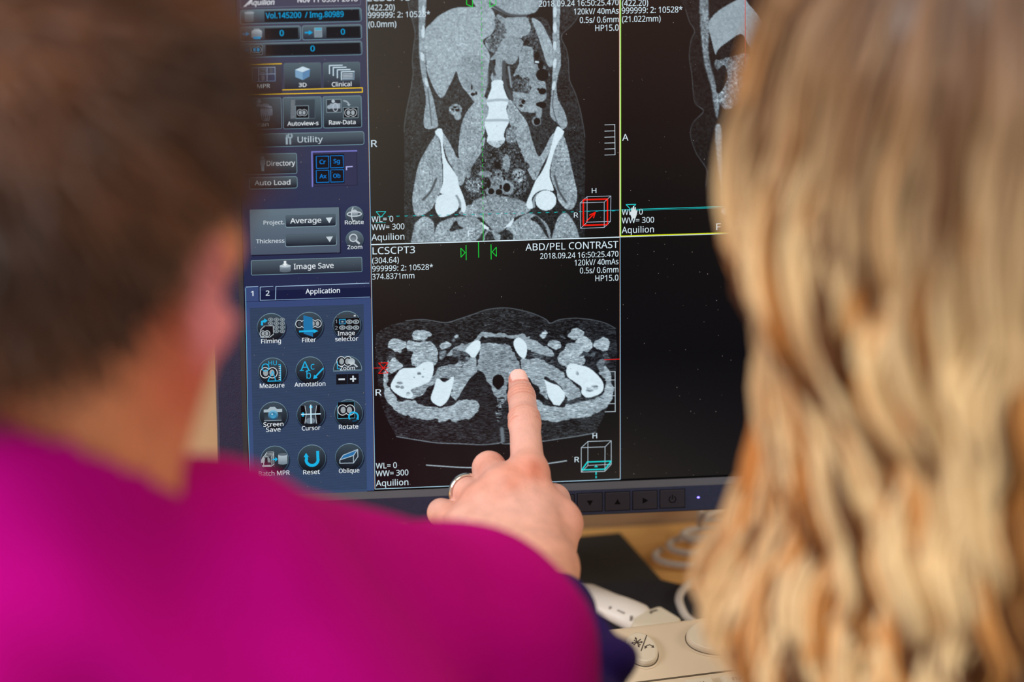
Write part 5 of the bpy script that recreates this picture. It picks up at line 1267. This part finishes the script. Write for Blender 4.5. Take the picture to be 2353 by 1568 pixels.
p2 = empty('person', nk2 * .001 - np.array([0, 0, .45])); tag(p2, 'person with long wavy blonde hair pointing at the screen, ring on hand', 'person')
mesh_obj('body', V_, F2, M_skin, p2, smooth=True, colors=C2)
# ring on the ring finger
ra, rb_ = pd(1112, 1158, 84), pd(1068, 1127, 58); axr = (rb_ - ra) / np.linalg.norm(rb_ - ra); rc = ra + (rb_ - ra) * .98
e1 = np.cross(axr, [0, 0, 1.0]); e1 /= np.linalg.norm(e1); e2 = np.cross(axr, e1)
vv, ff = [], []
NR, NS = 56, 12
for i in range(NR):
    t = 2 * math.pi * i / NR; rd = e1 * math.cos(t) + e2 * math.sin(t)
    for k in range(NS):
        s_ = 2 * math.pi * k / NS; vv.append(rc + rd * (9.9 + .85 * math.cos(s_)) + axr * 2.0 * math.sin(s_))
for i in range(NR):
    for k in range(NS): ff.append([i * NS + k, i * NS + (k + 1) % NS, ((i + 1) % NR) * NS + (k + 1) % NS, ((i + 1) % NR) * NS + k])
ro = mesh_obj('ring', to_world(np.array(vv)), ff, M_ring, p2, smooth=True); ro['label'] = 'silver wedding ring'
# navy top with its left sleeve
def cloth2(P):
    d = torso2(P, 7) + 2.5 * noise3(P, .035, 40)
    d = smin(d, cone(P, elb, elb + (wr_w - elb) * .42, 31, 27), 12)
    return d
v, f = nets(cloth2, np.minimum(nk2 - [300, 260, 580], elb - 90), np.maximum(nk2 + [320, 330, 60], nk2), 5)
sd = (v - nk2) @ np.array([0, -.35, 1.0]); keep = (sd < 38)[f].all(1)
# sleeve around the forearm, in camera-axis mm
wrc = pd(1243, 1318, 142); elc = pxmm(1430, 2050, 1440); fa = (elc - wrc) / np.linalg.norm(elc - wrc)
def sleeve(P):
    s = (P - wrc) @ fa
    d = smin(cone(P, wrc + np.array([1, 0, 0]), elc, 20.5, 27), cone(P, wrc + np.array([-8, 0, 0]), elc, 20.5, 27), 10)
    fold = pxmm(1392, 1508, 1605)
    d = smin(d, ell(P, fold, (13, 8, 16)), 10)
    d = smin(d, cone(P, pxmm(1412, 1512, 1600), pxmm(1340, 1420, 1625), 6.5, 5), 9)
    d = d + 1.6 * np.sin(s * .22 + 1.2 * noise3(P, .06, 44)) * np.clip((s - 12) / 30, 0, 1) + 1.2 * noise3(P, .10, 45)
    return d
vs_, fs_ = nets(sleeve, (-40, 90, 1500), (110, 250, 1760), 2.0)
s = (vs_ - wrc) @ fa; kp_ = (s > 44 + 1.5 * np.sin(vs_[:, 0] * .12))[fs_].all(1)
V_ = np.vstack([v * .001, to_world(vs_)]); F2 = np.vstack([f[keep], fs_[kp_] + len(v)])
used = np.unique(F2); mp_ = -np.ones(len(V_), int); mp_[used] = np.arange(len(used))
o = mesh_obj('navy_top', V_[used], mp_[F2], M_navy, p2, smooth=True)
so = o.modifiers.new('t', 'SOLIDIFY'); so.thickness = .0016; so.offset = 1

# long wavy hair: base volume plus locks of fibres
pm = 1340 / F      # mm per photo pixel at the head's distance
zs = [130, 108, 70, 0, -60, -112, -165, -205, -240, -290, -340, -450]
rxs = [20, 54, 76, 86, 84, 62, 60, 72, 83, 58, 48, 44]
rys = [20, 72, 104, 112, 110, 104, 104, 106, 104, 100, 96, 90]
def radx(z): return np.interp(-z, [-t for t in zs], rxs)
def rady(z): return np.interp(-z, [-t for t in zs], rys)
HC = H2.copy()
def hair_base(P):
    q = (P - HC); z = q[..., 2]
    return (np.hypot(q[..., 0] / (radx(z) * .84), (q[..., 1] + 8) / (rady(z) * .84)) - 1) * 55 + 4 * noise3(P, .05, 60)
def hb(P):
    d = hair_base(P); q = P - HC
    d = np.maximum(d, q[..., 2] - 106); d = smin(d, ell(q, (0, -10, 34), (84, 100, 94)), 12); d = np.maximum(d, -q[..., 2] - 400)
    face = ell(q, (0, 110, -50), (66, 74, 112)); return np.maximum(d, -face)
v, f = nets(hb, HC - [130, 140, 410], HC + [130, 140, 150], 5)
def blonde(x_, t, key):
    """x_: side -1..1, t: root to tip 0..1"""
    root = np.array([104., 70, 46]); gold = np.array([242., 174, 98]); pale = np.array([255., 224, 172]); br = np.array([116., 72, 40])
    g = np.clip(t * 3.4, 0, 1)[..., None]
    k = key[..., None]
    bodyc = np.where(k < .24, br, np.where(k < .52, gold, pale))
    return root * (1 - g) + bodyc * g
hc0 = blonde(0, np.full(len(v), .5), np.full(len(v), .1)) * .55  # base colour darkened to paint the shade between locks
NL, NS_, K = 210, 12, 46
paths, rads, cols = [], [], []
for i in range(NL):
    az = math.radians(rng.uniform(-118, 118)); depth = rng.uniform(.84, 1.06)
    z0 = rng.uniform(70, 128); z1 = -rng.uniform(330, 450); tt = np.linspace(0, 1, K); z = z0 + (z1 - z0) * tt
    amp = rng.uniform(6, 15); wl = rng.uniform(75, 125); ph = rng.uniform(0, 6.3) if rng.random() < .5 else az * 2.2
    az_t = az + (amp / 95) * np.sin(2 * math.pi * (z0 - z) / wl + ph) * np.clip(tt * 1.7, 0, 1) + rng.normal(0, .10) * tt
    dr = 1 + (amp / 120) * np.cos(2 * math.pi * (z0 - z) / wl + ph) * np.clip(tt * 1.7, 0, 1)
    cx = np.sin(az_t) * radx(z) * depth * dr; cy = -np.cos(az_t) * rady(z) * depth * dr - 8
    ctr = np.stack([cx, cy, z], 1) + HC
    lw = rng.uniform(4.5, 10); key = rng.random() * (.30 if (2 < math.degrees(az) < 80 and rng.random() < .72) else 1)  # right-hand locks mostly keyed darker, painting in that side's shade
    for j in range(NS_):
        a0 = rng.uniform(0, 6.3); rr_ = lw * math.sqrt(rng.random())
        tw = a0 + 1.6 * tt * rng.uniform(-1, 1)
        taper = np.clip(np.minimum(tt * 6 + .25, (1 - tt) * 4 + .1), 0, 1)
        off = np.stack([np.cos(tw) * rr_ * taper, np.sin(tw) * rr_ * .6 * taper, np.zeros(K)], 1)
        paths.append(ctr + off); rads.append(rng.uniform(.7, 1.7) * np.clip((1 - tt) * 5, .12, 1) * np.clip(tt * 8 + .4, 0, 1))
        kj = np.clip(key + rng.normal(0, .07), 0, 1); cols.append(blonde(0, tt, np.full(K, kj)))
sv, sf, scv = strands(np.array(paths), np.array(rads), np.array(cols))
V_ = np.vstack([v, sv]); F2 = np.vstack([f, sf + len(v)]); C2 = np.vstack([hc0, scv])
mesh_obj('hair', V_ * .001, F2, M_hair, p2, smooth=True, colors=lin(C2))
